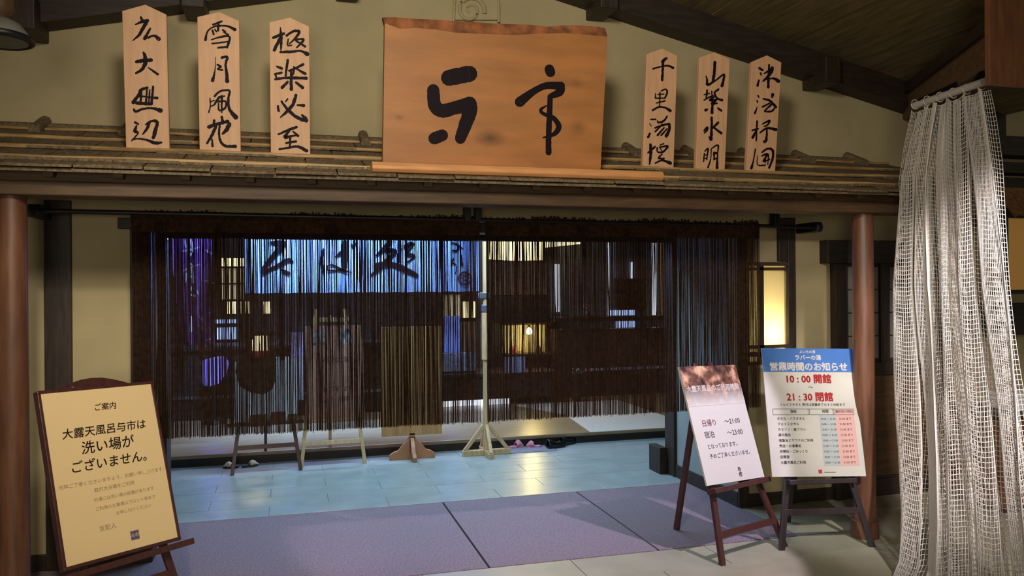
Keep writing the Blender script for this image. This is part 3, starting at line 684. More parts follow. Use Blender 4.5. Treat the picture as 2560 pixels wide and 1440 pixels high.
text_mesh([('与', .03, -.285, .03, 'LEFT'), ('市', .03, -.315, .03, 'LEFT')], lambda u, v: PP(u, v), pkb, mat('seal_ink', sr(84, 26, 34), .7, 0), name='seal_stamp', thick=.03)

# --- blue headed notice
k = .565 / .5049; cW = cam0 + (Vector((2.657, 3.651, .837)) - cam0) * k; yW_, lW, rW = -.182, .247, -.021; wW, hW = .565, .672 * k
ex, ey, ez = frame_axes(yW_, lW); foot = cW - ez * (cW.z / ez.z); foot.z = 0
zb = (cW - foot).length - hW / 2
tW, oW, ex, ey, ez = easel('notice_easel', 'black-brown easel holding the blue-headed opening hours, rightmost before the pillar', 'easel', foot, yW_, lW, zb - .012, .27, 1.13, m_easel_blk, .55, .05, .2, .21, .034)
exr = ex * math.cos(rW) + ez * math.sin(rW); ezr = -ex * math.sin(rW) + ez * math.cos(rW)
def PW(u, v, d=0): return cW + exr * u + ezr * v - ey * (.001 + d)
wb = thing('hours_notice', cW, 'white opening-hours poster with blue heading and red times on an easel', 'notice')
wbb = MB().obox(cW, exr, ey, ezr, -wW / 2, wW / 2, 0, .008, -hW / 2, hW / 2).build('poster', mat('grey_white_paper', sr(190, 186, 176), .6, .05, 5), wb, bevel=.001)
def patch(name, u0, u1, v0, v1, m, d=.0002):
    return MB().add([PW(u0, v0, d), PW(u1, v0, d), PW(u1, v1, d), PW(u0, v1, d)], [(0, 1, 2, 3)]).build(name, m, wbb)
hb = wW / 2; hh = hW / 2
patch('blue_heading', -hb, hb, hh - .143, hh, mat('blue_print', sr(52, 104, 176), .5, .05, 8))
patch('grey_column', .035, .135, -.315, -.022, mat('grey_print', sr(168, 174, 172), .6, 0))
patch('pink_column', .135, .25, -.315, .012, mat('pink_print', sr(206, 160, 152), .6, 0))
ink_red = mat('red_print', sr(178, 38, 42), .55, 0); ink_k = mat('black_print', sr(58, 54, 56), .6, 0)
text_mesh([('よいちの湯', 0, hh - .028, .020, 'CENTER'), ('ラバーの湯', 0, hh - .068, .033, 'CENTER'), ('営業時間のお知らせ', 0, hh - .131, .054, 'CENTER')], lambda u, v: PW(u, v, .0006), wbb, inkw, name='heading_lettering', thick=.03)
text_mesh([('10 : 00 開館', -.01, hh - .205, .057, 'CENTER'), ('21 : 30 閉館', -.01, hh - .312, .057, 'CENTER')], lambda u, v: PW(u, v, .0006), wbb, ink_red, name='time_lettering', thick=.04)
rows = ['タオル・バスタオル', 'フェイスタオル', 'カミソリ・歯ブラシ', '貸切風呂', '岩盤浴とサウナのご利用', '売店・お食事処', '休憩処・ごゆっくり', '仮眠室', '大露天風呂ご利用']
tl = [('～', 0, hh - .245, .03, 'CENTER'), ('フェイスタオル 受付は営業終了の３０分前まで', .0, hh - .344, .019, 'CENTER'), ('施設', -.12, -.008, .02, 'CENTER'), ('時間', .075, -.008, .02, 'CENTER'), ('最終受付時刻', .19, -.008, .018, 'CENTER')]
for i, r_ in enumerate(rows):
    v = -.050 - i * .0315
    tl += [(r_, -.225, v, .019, 'LEFT'), ('10:00 ～ 21:30', .04, v, .0155, 'LEFT'), ('21:00 まで', .155, v, .0165, 'LEFT')]
text_mesh(tl, lambda u, v: PW(u, v, .0006), wbb, ink_k, name='table_lettering', thick=.012)
mb = MB()
def ln(u0, v0, u1, v1, w=.0012):
    if abs(u1 - u0) > abs(v1 - v0): q = [(u0, v0 - w), (u1, v0 - w), (u1, v0 + w), (u0, v0 + w)]
    else: q = [(u0 - w, v0), (u0 + w, v0), (u0 + w, v1), (u0 - w, v1)]
    mb.add([PW(u, v, .0005) for u, v in q], [(0, 1, 2, 3)])
for v in (-.020, .014): ln(-.245, v, .25, v)
for u in (-.245, -.03, -.022, .122, .128, .25): ln(u, -.020, u, .014)
ln(.03, -.352, .10, -.352)
mb.build('table_rules', ink_k, wbb)['kind'] = 'stuff'
patch('logo_mark', -.003, .018, -.358, -.337, ink_red, .0006)

# ================================================================== NET
nt_ = thing('net_curtain', (3.34, 3.45, 2.5), 'tall white mesh net gathered on a rail at the right and spreading on the floor', 'net')
MB().tube([(3.325, 3.20, 2.505), (3.36, 3.70, 2.50)], .020, 12).build('rail', mat('white_pipe', sr(190, 182, 172), .4, 0), nt_, smooth=True)
for y, xb_, zb_ in ((3.28, 3.42, 2.60), (3.64, 3.62, 2.63)): MB().bar((3.34, y, 2.51), (xb_, y, zb_), .03, .02).build('bracket', m_black, nt_)
NU, NV = 210, 108
def lerp(a, b, t): return a + (b - a) * t
keys = [(2.48, (3.36, 3.71), (3.325, 3.19)), (2.32, (3.35, 3.76), (3.32, 3.15)), (2.1, (3.34, 3.81), (3.31, 3.10)), (1.5, (3.34, 3.84), (3.30, 3.03)), (.95, (3.32, 3.79), (3.27, 2.93)), (.6, (3.27, 3.72), (3.22, 2.85)), (.3, (3.18, 3.64), (3.16, 2.75)), (.08, (3.07, 3.56), (3.1, 2.66)), (0.01, (2.98, 3.52), (3.06, 2.62))]
def ends(z):
    z = min(z, 2.48)
    for i in range(len(keys) - 1):
        z0, a0, b0 = keys[i]; z1, a1, b1 = keys[i + 1]
        if z <= z0 and z >= z1:
            t = (z0 - z) / (z0 - z1); return [(lerp(a0[k], a1[k], t), lerp(b0[k], b1[k], t)) for k in (0, 1)]
    return [(keys[-1][1][0], keys[-1][2][0]), (keys[-1][1][1], keys[-1][2][1])]
verts = []
for j in range(NV):
    tz = j / (NV - 1); z = 2.48 * (1 - tz) + .006
    (xa, xb), (ya, yb) = ends(z)
    amp = .018 + .062 * tz ** .7
    for i in range(NU):
        u = i / (NU - 1)
        w_ = u + .018 * math.sin(9 * u + 3 * tz) + .012 * math.sin(23 * u + 1.5)
        ph = 2 * math.pi * (5.4 * w_ + .22 * math.sin(2.2 * tz + 4 * u))
        s_ = math.sin(ph) + .35 * math.sin(2.3 * ph + 1 + tz * 2)
        back = .028 * math.sin(2 * ph + .6)      # folds tuck back on themselves
        x = lerp(xa, xb, u) + amp * s_; y = lerp(ya, yb, u) + .85 * back * (1 + .5 * tz) + .008 * math.sin(40 * u + 9 * tz)
        g_ = u * 1.7 if u < .1 else (.17 + (u - .1) * .33 / .4 if u < .5 else u)
        x = lerp(xa, xb, g_) + amp * s_; y = lerp(ya, yb, g_) + .85 * back * (1 + .5 * tz) + .006 * math.sin(40 * u + 9 * tz)
        zz_ = z - (.05 * abs(math.sin(ph * .5)) * max(0, 1 - tz * 4)) * .8 + .004 * math.sin(5 * ph)
        verts.append(Vector((x, y, max(zz_, .004))))
mb = MB(); thr = .0021
vv = []; ff = []
def thread(a, b):
    d = b - a
    if d.length > .12 or d.length < 1e-5: return
    d.normalize(); u_ = Vector((0, 0, 1)) if abs(d.z) < .8 else Vector((0, 1, 0))
    x_ = d.cross(u_).normalized() * thr; y_ = d.cross(x_).normalized() * thr
    n0 = len(vv)
    for p in (a, b):
        vv.append(tuple(p + x_)); vv.append(tuple(p - x_ * .5 + y_ * .87)); vv.append(tuple(p - x_ * .5 - y_ * .87))
    ff.extend(((n0, n0 + 1, n0 + 4, n0 + 3), (n0 + 1, n0 + 2, n0 + 5, n0 + 4), (n0 + 2, n0, n0 + 3, n0 + 5)))
for j in range(NV):
    for i in range(NU):
        a = verts[j * NU + i]
        if i + 1 < NU: thread(a, verts[j * NU + i + 1])
        if j + 1 < NV: thread(a, verts[(j + 1) * NU + i])
me = bpy.data.meshes.new('mesh_netting'); me.from_pydata(vv, [], ff); me.materials.append(m_net); me.update()
for p in me.polygons: p.use_smooth = True
o = bpy.data.objects.new('mesh_netting', me); COL.objects.link(o); o['kind'] = 'stuff'; par(o, nt_)
mb = MB()
for i in range(6):
    y = 3.23 + i * .088; mb.tube([(3.34 + .026 * math.cos(a_), y, 2.50 + .026 * math.sin(a_)) for a_ in [k_ * math.pi / 6 for k_ in range(13)]], .0022, 6)
    mb.build('tie_ring', m_net, nt_, smooth=True); mb = MB()

# ================================================================== BEHIND THE CURTAIN: STANDS ON THE ENTRY FLOOR
# dark easel with grey board
tA, oA, ex, ey, ez = easel('display_easel', 'dark reddish easel with a tray, leftmost stand behind the rope curtain', 'easel', (-.195, 6.83, 0), .05, .2, .42, .27, 1.25, m_easel, .45, .1, .30, .22, .03)
cA = oA + ez * .83
gb = thing('grey_board', cA, 'pale grey poster with a dark jar picture on the leftmost inner easel', 'poster')
MB().obox(oA + ez * .425, ex, ey, ez, -.25, .25, -.03, -.015, 0, .50).build('sheet', mat('grey_sheet', sr(196, 200, 200), .6, .08, 12), gb, bevel=.001)
jar = [(-.20, .50), (-.22, .42), (-.19, .30), (-.10, .24), (0, .22), (.07, .26), (.10, .34), (.10, .50)]
MB().prism([oA + ez * (.425 + v) + ex * (u - .02) - ey * .0305 for u, v in jar], -ey * .0008).build('jar_picture', m_int, gb)
for i, (dx, w, h, mt) in enumerate(((-.06, .13, .06, m_beam), (.10, .11, .075, mat('maroon_box', sr(104, 44, 38), .5)), (.21, .07, .05, m_beam))):
    p = oA + ex * dx + ez * .42
    bx = tag(MB().obox(p, ex, ey, ez, -w / 2, w / 2, -.063, -.033, 0, h).build('leaflet_box', mt, bevel=.003), ['wide brown leaflet box on the tray of the dark red easel, left', 'maroon leaflet box in the middle of the dark red easel tray', 'narrow brown leaflet box at the right of the dark red easel tray'][i], 'box', 'leaflet boxes on the easel tray')

# light easel with the two-photo poster
tB, oB, ex, ey, ez = easel('display_easel', 'light pine easel holding the poster with two photographs', 'easel', (.345, 6.94, 0), .04, .16, .40, .265, 1.35, m_lightwood, .36, .12, .2, .2, .03)
pc = PY(842, 945, 6.95)
ph_ = thing('two_photo_poster', pc, 'pinkish brown poster with two square photographs near its top, on the pine easel', 'poster')
a = PY(766, 832, 6.93); b_ = PY(915, 1050, 6.93)
def PB(u, v, d=0): return oB + ex * (lerp(a.x, b_.x, u) - oB.x) + ez * (.40 + .80 * (1 - v)) - ey * (.032 + d)
mb = MB(); q = [PB(0, 1), PB(1, 1), PB(1, 0), PB(0, 0)]
mb.prism(q, ey * .012).build('sheet', mat('rose_brown_sheet', sr(196, 140, 118), .6, .1, 10), ph_, bevel=.001)
for u0, u1 in ((.12, .36), (.58, .82)):
    MB().add([PB(u0, .21, .001), PB(u1, .21, .001), PB(u1, .04, .001), PB(u0, .04, .001)], [(0, 1, 2, 3)]).build('photo', mat('bw_photo', sr(40, 38, 38), .4, .6, 22, col2=sr(210, 206, 200)), ph_)
text_mesh([('露天風呂のご案内', .5, .40, .08, 'CENTER'), ('ご入浴・お食事', .5, .75, .07, 'CENTER'), ('受付にて承ります', .5, .86, .07, 'CENTER')], lambda u, v: PB(u if False else .5 + (u - .5) * 1.0, .40 - (v - .40) * .9 if v < .55 else 1.57 - v, .001), ph_, mat('rose_ink2', sr(110, 62, 56), .6, 0))

# plank board on an ogee foot
pb = thing('plank_board', PY(1030, 1145, 7.05), 'tall plain brown board on a carved cross foot, third stand from the left', 'signboard')
a = PY(953, 818, 7.02); b_ = PY(1105, 1084, 7.02)
MB().box((a.x, 7.02, b_.z), (b_.x, 7.055, a.z)).build('board', mat('brown_board', sr(176, 128, 76), .6, .15, 4, WZ), pb, bevel=.004)
def ogee(cx, cy, w, h, dirx):
    P = [(-1, 0), (-1, .22), (-.82, .34), (-.62, .40), (-.45, .62), (-.22, .85), (-.12, 1.0), (.12, 1.0), (.22, .85), (.45, .62), (.62, .40), (.82, .34), (1, .22), (1, 0)]
    if dirx: return [(cx + u * w, cy, v * h) for u, v in P]
    return [(cx, cy + u * w, v * h) for u, v in P]
c_ = PY(1030, 1145, 7.05)
MB().prism(ogee(c_.x, 7.02, .20, .20, True), (0, .035, 0)).build('foot', mat('foot_timber', sr(170, 112, 74), .5, .12, 5), pb, bevel=.003)
MB().prism(ogee(c_.x - .018, 7.04, .17, .19, False), (.035, 0, 0)).build('foot', MATS['foot_timber'], pb, bevel=.003)
MB().box((c_.x - .025, 7.02, .05), (c_.x + .025, 7.06, b_.z + .02)).build('stem', MATS['foot_timber'], pb, bevel=.003)

# pole on braced cross foot
c_ = PZ(1207, 1130); X0 = c_.x; Y0 = 7.0
ps = thing('pole_stand', (X0, Y0, 0), 'slim pale pole on a braced cross foot, seen in the gap of the rope curtain', 'stand')
MB().lathe((X0, Y0, 0), [(.030, .04), (.026, .6), (.024, 1.0)], 14).build('lower_pole', m_lightwood, ps, smooth=True)
MB().lathe((X0, Y0, 0), [(.036, .86), (.034, 1.28)], 14).build('sleeve', mat('sleeve_timber', sr(206, 168, 124), .5, .15, 8, WZ), ps, smooth=True)
MB().lathe((X0, Y0, 0), [(.022, 1.28), (.022, 2.15)], 12).build('upper_pole', m_lightwood, ps, smooth=True)
MB().box((X0 - .06, Y0 - .03, 1.41), (X0 + .035, Y0 + .03, 1.46)).build('clamp', m_steel, ps, bevel=.004)
MB().box((X0 - .028, Y0 - .03, 1.29), (X0 + .028, Y0 + .03, 1.35)).build('clamp', m_steel, ps, bevel=.004)
MB().box((X0 - .22, Y0 - .022, 0.0), (X0 + .22, Y0 + .022, .05)).build('foot_bar', m_lightwood, ps, bevel=.004)
MB().box((X0 - .022, Y0 - .20, 0.0), (X0 + .022, Y0 + .2, .048)).build('foot_bar', m_lightwood, ps, bevel=.004)
for dx, dy in ((-.20, 0), (.20, 0), (0, -.18), (0, .18)):
    MB().bar((X0 + dx, Y0 + dy, .045), (X0 + dx * .1, Y0 + dy * .1, .27), .034, .03, (0, 1, 0) if dx else (1, 0, 0)).build('brace', m_lightwood, ps, bevel=.003)

# footwear
def shoe(name, label, cat, x, y, rz_, L_, W_, Hh, m, m2, strap=True, group=None):
    t = thing(name, (x, y, 0), label, cat, group)
    cs, sn = math.cos(rz_), math.sin(rz_)
    def P(u, v, z): return (x + u * cs - v * sn, y + u * sn + v * cs, z)
    ol = [(-.5, -.30), (-.42, -.42), (-.1, -.34), (.2, -.48), (.42, -.40), (.5, -.1), (.48, .2), (.3, .42), (.0, .38), (-.3, .36), (-.46, .3), (-.5, 0)]
    MB().prism([P(u * L_, v * W_, .0) for u, v in ol], (0, 0, .018)).build('sole', m2, t, bevel=.004)
    vs = []; fs = []; nu, nv = 9, 8
    u0 = -.05 if strap else -.48
    for i in range(nu):
        u = u0 + (.49 - u0) * i / (nu - 1)
        hgt = Hh * (math.sin(math.pi * min(1, (i + 1.5) / nu)) * .9 + .15) if strap else Hh * (.75 + .25 * math.cos(i * .7)) * (1 if i < nu - 2 else .6)
        wd = W_ * .44 * (1 - max(0, (u - .2)) * 1.2)
        for j in range(nv):
            a_ = math.pi * j / (nv - 1); vs.append(P(u * L_, math.cos(a_) * wd, .016 + math.sin(a_) * hgt))
    for i in range(nu - 1):
        for j in range(nv - 1): fs.append((i * nv + j, i * nv + j + 1, (i + 1) * nv + j + 1, (i + 1) * nv + j))
    o = MB().add(vs, fs).build('upper', m, t, smooth=True); sl = o.modifiers.new('thick', 'SOLIDIFY'); sl.thickness = .006
    return t
m_cream = mat('cream_cloth', sr(220, 214, 186), .8, .08, 30); m_pink = mat('pink_cloth', sr(206, 132, 150), .7, .1, 30); m_blk = mat('black_leather', sr(22, 22, 26), .3, 0); m_redc = mat('red_cloth', sr(120, 34, 38), .7, .1, 20)
m_dsole = mat('dark_sole', sr(60, 54, 50), .8, 0)
p = PZ(578, 1168); shoe('sandal', 'left cream sandal of the pair beside the dark red easel leg', 'sandal', p.x, p.y - .02, 2.9, .13, .07, .035, m_cream, m_dsole)
p = PZ(622, 1166); shoe('sandal', 'right cream sandal, just right of the dark red easel leg', 'sandal', p.x + .01, p.y - .0, .35, .14, .07, .035, m_cream, m_dsole)
p = PZ(1290, 1119); shoe('slipper', 'larger pink slipper nearer the pole stand', 'slipper', p.x, p.y - .0, .2, .15, .085, .055, m_pink, m_pink)
p = PZ(1331, 1118); shoe('slipper', 'smaller pink slipper further right from the pole stand', 'slipper', p.x + .01, p.y, 2.8, .14, .08, .045, m_pink, m_pink)
p = PZ(1233, 1117); shoe('slipper', 'dark red slipper behind the foot of the pole stand', 'slipper', p.x, p.y + .05, .3, .15, .09, .05, m_redc, m_redc)
p = PZ(1388, 1118); shoe('shoe', 'left black shoe of the pair against the step', 'shoe', p.x - .0, p.y - .02, .3, .2, .09, .075, m_blk, m_blk, False)
p = PZ(1418, 1112); shoe('shoe', 'right black shoe of the pair against the step', 'shoe', p.x + .01, p.y + .02, .5, .2, .09, .075, m_blk, m_blk, False)
MB().box((1.86, 6.99, 0), (2.36, 7.24, .004)).build('floor_mat', mat('grey_mat', sr(120, 116, 124), .9, .1, 30), bevel=.001)
tag(bpy.data.objects['floor_mat'], 'thin grey mat under the pink slippers by the step', 'mat')

# ================================================================== INSIDE THE SHOP
def board(name, px0, py0, px1, py1, Y, th, m, label, cat, group=None, bevel=.003, parent=None):
    a = PY(px0, py0, Y); b = PY(px1, py1, Y); o = MB().box((a.x, Y, b.z), (b.x, Y + th, a.z)).build(name, m, parent, bevel=bevel)
    if not parent: tag(o, label, cat, group)
    return o
def emis(name, c, s, var=0):
    m = mat(name, (.6, .6, .6), .6, 0); b = m.node_tree.nodes['Principled BSDF']; b.inputs['Base Color'].default_value = (*c, 1)
    b.inputs['Emission Color'].default_value = (*c, 1); b.inputs['Emission Strength'].default_value = s; return m
e_warm = emis('lit_paper_warm', (1, .82, .38), 6); e_dim = emis('lit_paper_dim', (.85, .7, .35), .6); e_blue = emis('lit_blue', (.35, .5, 1), 3)
e_white = emis('lit_white', (.75, .85, 1), 3.5); e_violet = emis('lit_violet', (.2, .17, .8), 1.1)

# blue shop curtain with そば処
YC = 8.0
m_cloth = mat('blue_white_cloth', sr(176, 196, 250), .85, .05, 20)
sc_ = thing('shop_curtain', PY(905, 600, YC), 'pale blue short shop curtain with black brushed soba lettering, above the inner stands', 'curtain')
zt = 2.08
xe = [(613, 766), (769, 911), (914, 1058), (1061, 1182), (1187, 1197)]
for p0, p1 in xe:
    xa = PY(p0, 731, YC).x; xb = PY(p1, 731, YC).x; zb_ = PY(900, 731, YC).z; nseg = 16
    vs = []; fs = []
    for i in range(nseg + 1):
        x = lerp(xa, xb, i / nseg)
        for j, z in enumerate((zb_ + .003 * math.sin(i), (zb_ + zt) / 2, zt)):
            vs.append((x, YC + (.006 - .003 * j) * math.sin(i * 1.1 + p0), z))
    for i in range(nseg):
        for j in range(2): fs.append((i * 3 + j, (i + 1) * 3 + j, (i + 1) * 3 + j + 1, i * 3 + j + 1))
    o = MB().add(vs, fs).build('panel', m_cloth, sc_, smooth=True)
MB().tube([(PY(600, 731, YC).x, YC, zt), (PY(1200, 731, YC).x, YC, zt)], .014, 8).build('rod', m_black, sc_, smooth=True)
for px in (640, 905, 1170): MB().tube([(PY(px, 731, YC).x, YC, zt), (PY(px, 731, YC).x, YC, 2.705)], .006, 6).build('hanger', m_black, sc_)
SOBA = [[(330,70,34),(400,72,52),(455,75,50)], [(440,100,60),(340,215,50),(250,330,42),(232,385,30)], [(240,378,34),(380,312,32),(490,250,44),(545,268,18)], [(430,350,22),(500,385,40)],
 [(862,140,26),(842,250,32),(862,375,24)], [(1085,75,62),(1078,200,72),(1078,335,46)], [(990,212,18),(1050,168,40)], [(1080,342,30),(1000,356,18),(910,352,18),(905,310,16),(960,302,16),(1060,352,26),(1150,376,8)], [(1150,88,20),(1165,112,30)], [(1172,60,18),(1192,86,22)],
 [(1550,60,44),(1500,122,52),(1410,200,18)], [(1500,142,30),(1600,160,42),(1510,262,46),(1430,342,46),(1350,410,14)], [(1400,302,40),(1500,290,52),(1600,302,52),(1720,352,52),(1822,408,40)], [(1645,60,32),(1650,150,36),(1636,262,36)], [(1705,110,40),(1780,80,40),(1722,180,38),(1800,208,28),(1725,275,12)],
 [(2180,70,12),(2250,90,16),(2240,150,20),(2190,150,14)], [(2260,100,12),(2300,130,10)], [(2210,230,16),(2185,275,14),(2230,300,12),(2225,390,12)], [(2280,200,20),(2290,300,22)]]
strokes_obj(SOBA, lambda x, y, lay: PY(600 + x / 4.129, 590 + y / 4.129, YC - .012 - lay), sc_, cuts=(700, 1280, 1950), axis=0, fat=1.1)
cr = []
for rr_, w_ in ((62, 22), (22, 14)):
    cr.append([(2320 + rr_ * math.cos(i * math.pi / 8), 437 + rr_ * math.sin(i * math.pi / 8), w_) for i in range(17)])
for i in range(6):
    a_ = i * math.pi / 3; cr.append([(2320 + 20 * math.cos(a_), 437 + 20 * math.sin(a_), 8), (2320 + 58 * math.cos(a_), 437 + 58 * math.sin(a_), 12)])
strokes_obj(cr, lambda x, y, lay: PY(600 + x / 4.129, 590 + y / 4.129, YC - .0125 - lay), sc_, mat('crest_ink', sr(96, 50, 66), .7, 0), name='crest')

# purple banner
pbn = thing('purple_banner', PY(483, 600, 7.7), 'purple vertical banner with white brushed writing, left behind the rope curtain', 'banner')
m_pur = mat('purple_cloth', sr(138, 66, 140), .8, .12, 6, (10, 1, 1))
vs = []; fs = []; na, nb = 22, 14
for j in range(nb + 1):
    t_ = j / nb; pl = PY(430 + 28 * t_ * t_, 590 + 272 * t_, 7.7); pr = PY(530 + 6 * t_, 590 + 270 * t_, 7.7)
    for i in range(na + 1):
        u = i / na; x = lerp(pl.x, pr.x, u); z = lerp(pl.z, pr.z, u); vs.append((x, 7.7 + .02 * math.sin(u * 19 + t_), z + (.25 if j == 0 else 0)))
for j in range(nb):
    for i in range(na): fs.append((j * (na + 1) + i, j * (na + 1) + i + 1, (j + 1) * (na + 1) + i + 1, (j + 1) * (na + 1) + i))
MB().add(vs, fs).build('cloth', m_pur, pbn, smooth=True)
MB().tube([(PY(425, 560, 7.72).x, 7.72, 2.06), (PY(535, 560, 7.72).x, 7.72, 2.06)], .01, 8).build('rod', m_black, pbn, smooth=True)
MB().tube([(PY(480, 560, 7.72).x, 7.72, 2.06), (PY(480, 560, 7.72).x, 7.72, 2.705)], .006, 6).build('hanger', m_black, pbn)
bn = [[(462,602,3),(465,618,4)], [(478,600,4),(482,628,5)], [(455,628,3),(468,626,4),(500,618,3)], [(478,634,4),(470,650,3)], [(470,655,4),(480,662,4)], [(460,676,4),(478,668,3),(502,660,3)], [(480,672,4),(482,706,4)], [(466,684,3),(464,704,4)], [(470,690,3),(486,692,4)],
      [(480,718,4),(474,734,4),(488,740,4)], [(492,726,3),(496,734,4)], [(478,792,4),(477,828,5)], [(500,790,4),(504,800,6)], [(498,815,4),(506,822,5)], [(516,626,4),(528,634,6)], [(514,702,3),(532,708,5)], [(520,780,3),(530,784,4)], [(528,846,4),(520,850,5)]]
strokes_obj(bn, lambda x, y, lay: PY(x, y, 7.672 - lay), pbn, inkw, cuts=(650, 715, 780), fat=1.2)

# counter on the left, front low wall etc.
m_ctr = mat('counter_timber', sr(50, 38, 32), .4, .2, 5, WX)
lc = thing('service_counter', PY(500, 985, 9.2), 'long dark timber counter at the left inside the shop', 'counter')
a = PY(408, 868, 9.2); b = PY(1090, 868, 9.2)
MB().box((a.x - .6, 9.2, .1), (b.x, 9.7, a.z - .05)).build('body', m_ctr, lc, bevel=.006)
MB().box((a.x - .65, 9.15, a.z - .05), (b.x + .03, 9.75, a.z)).build('top', m_int, lc, bevel=.006)
MB().box((a.x - .6, 9.18, .33), (b.x, 9.20, .36)).build('trim_strip', m_steel, lc)
# violet patch made to glow, no known lamp; andon lamp
c_ = PY(535, 930, 8.9)
vl = thing('violet_glow', (c_.x, 8.95, .1), 'low violet patch made to glow on a dark stand, below the purple banner', 'lantern')
MB().prism([PY(x, y, 8.86) for x, y in ((500, 905), (520, 898), (545, 893), (562, 893), (571, 912), (563, 938), (546, 960), (526, 966), (508, 964), (502, 935))], (0, .14, 0)).build('shade', e_violet, vl, bevel=.012)  # cloth-like violet shape given emission, not a real lamp shade
MB().lathe((c_.x, 8.93, 0), [(.12, .1), (.10, .14), (.03, .16), (.03, PY(530, 960, 8.93).z)], 16).build('stand', m_black, vl, smooth=True)
c_ = PY(649, 850, 8.7)
al = thing('andon_lamp', (c_.x, 8.7, .1), 'small bright yellow box lamp with a red base above the grey poster', 'lamp')
w_ = .085; z0 = PY(649, 875, 8.7).z; z1 = PY(649, 829, 8.7).z
MB().box((c_.x - w_, 8.7 - w_, z0), (c_.x + w_, 8.7 + w_, z1)).build('shade', e_warm, al, bevel=.004)
MB().box((c_.x - .10, 8.6, z0 - .055), (c_.x + .10, 8.8, z0)).build('base', mat('red_lacquer', sr(170, 60, 40), .3, 0), al, bevel=.006)
for dx in (-1, 1):
    for dy in (-1, 1): MB().box((c_.x + dx * .085 - .006, 8.7 + dy * .085 - .006, z0), (c_.x + dx * .085 + .006, 8.7 + dy * .085 + .006, z1 + .02)).build('post', m_int, al)
MB().box((c_.x - .11, 8.59, .1), (c_.x + .11, 8.81, z0 - .055)).build('stand', m_ctr, al, bevel=.005)
point('andon_light', (c_.x, 8.55, (z0 + z1) / 2), 1.2, (1, .8, .4), .05)

# lit windows in the back wall
def lit_window(px0, py0, px1, py1, Y, m, label, nx=3, ny=2, grp=None):
    a = PY(px0, py0, Y); b = PY(px1, py1, Y)
    t = thing('lit_screen', ((a.x + b.x) / 2, Y, b.z), label, 'screen', grp)
    MB().box((a.x, Y + .02, b.z), (b.x, Y + .03, a.z)).build('paper', m, t)
    for i in range(nx + 1):
        x = lerp(a.x, b.x, i / nx); MB().box((x - .012, Y, b.z), (x + .012, Y + .02, a.z)).build('mullion', m_int, t)
    for i in range(ny + 1):
        z = lerp(b.z, a.z, i / ny); MB().box((a.x, Y - .002, z - .010), (b.x, Y + .018, z + .010)).build('rail', m_int, t)
    return t
lit_window(404, 560, 427, 645, 9.93, e_warm, 'narrow bright yellow lit slot at the far left top', 1, 1)
lit_window(548, 643, 612, 668, 9.93, e_warm, 'bright upper strip of the lit lattice, right of the purple banner', 4, 1)
lit_window(548, 668, 612, 750, 9.93, e_dim, 'dim olive lattice between two bright strips, right of the purple banner', 4, 2)
lit_window(560, 752, 626, 786, 9.93, e_warm, 'bright lower strip of the lit lattice above the blue screens', 4, 1)
lit_window(655, 752, 680, 786, 9.93, e_warm, 'small yellow lit square above the box lamp', 1, 1)
lit_window(534, 797, 594, 810, 9.93, e_blue, 'thin blue lit strip behind the purple banner edge', 1, 1)
lit_window(538, 817, 594, 850, 9.93, e_blue, 'blue lit square below the thin blue strip', 1, 1)
lit_window(1155, 752, 1192, 796, 9.93, e_warm, 'yellow lit square left of the pole clamp', 2, 1)
lit_window(1105, 735, 1153, 796, 9.93, e_dim, 'dim amber lattice left of the small yellow square by the pole', 3, 1)
board('lilac_poster', 722, 832, 760, 893, 9.0, .02, mat('lilac_print', sr(176, 168, 220), .6, .1, 10), 'lilac poster just left of the two-photo poster', 'poster')
board('grey_partition', 690, 893, 758, 1000, 9.0, .04, mat('grey_sheet2', sr(190, 196, 200), .7, .08, 10), 'pale grey partition left of the two-photo poster', 'partition')

# reception desk, middle
a = PY(1100, 945, 9.3); b = PY(1385, 945, 9.3)
rd = thing('reception_desk', ((a.x + b.x) / 2, 9.3, .1), 'dark timber desk with a light strip at its foot, behind the pole stand', 'desk')
MB().box((a.x, 9.3, .17), (b.x, 9.9, a.z)).build('body', m_ctr, rd, bevel=.006)
MB().box((a.x - .04, 9.25, a.z), (b.x + .04, 9.95, a.z + .04)).build('top', m_int, rd, bevel=.006)
MB().box((a.x + .02, 9.34, .10), (PY(1280, 945, 9.3).x, 9.36, .17)).build('light_strip', e_white, rd)
board('blue_notice', 1110, 790, 1150, 880, 9.6, .015, mat('blue_sheet', sr(150, 180, 240), .6, .1, 9), 'light blue notice standing on the desk left of the pole', 'notice')
board('grey_rack', 1105, 884, 1190, 927, 9.45, .12, mat('grey_rack', sr(150, 160, 176), .6, .3, 20), 'grey leaflet rack on the desk left of the pole', 'rack')
board('amber_notice', 1152, 805, 1190, 880, 9.65, .015, mat('amber_sheet', sr(150, 116, 76), .6, .15, 9), 'amber brown notice between the light blue notice and the pole', 'notice')
board('pale_blue_notice', 1260, 893, 1313, 931, 9.24, .01, mat('blue_sheet2', sr(170, 190, 236), .6, .1, 9), 'small pale blue notice on the desk front below the bright lamp', 'notice')
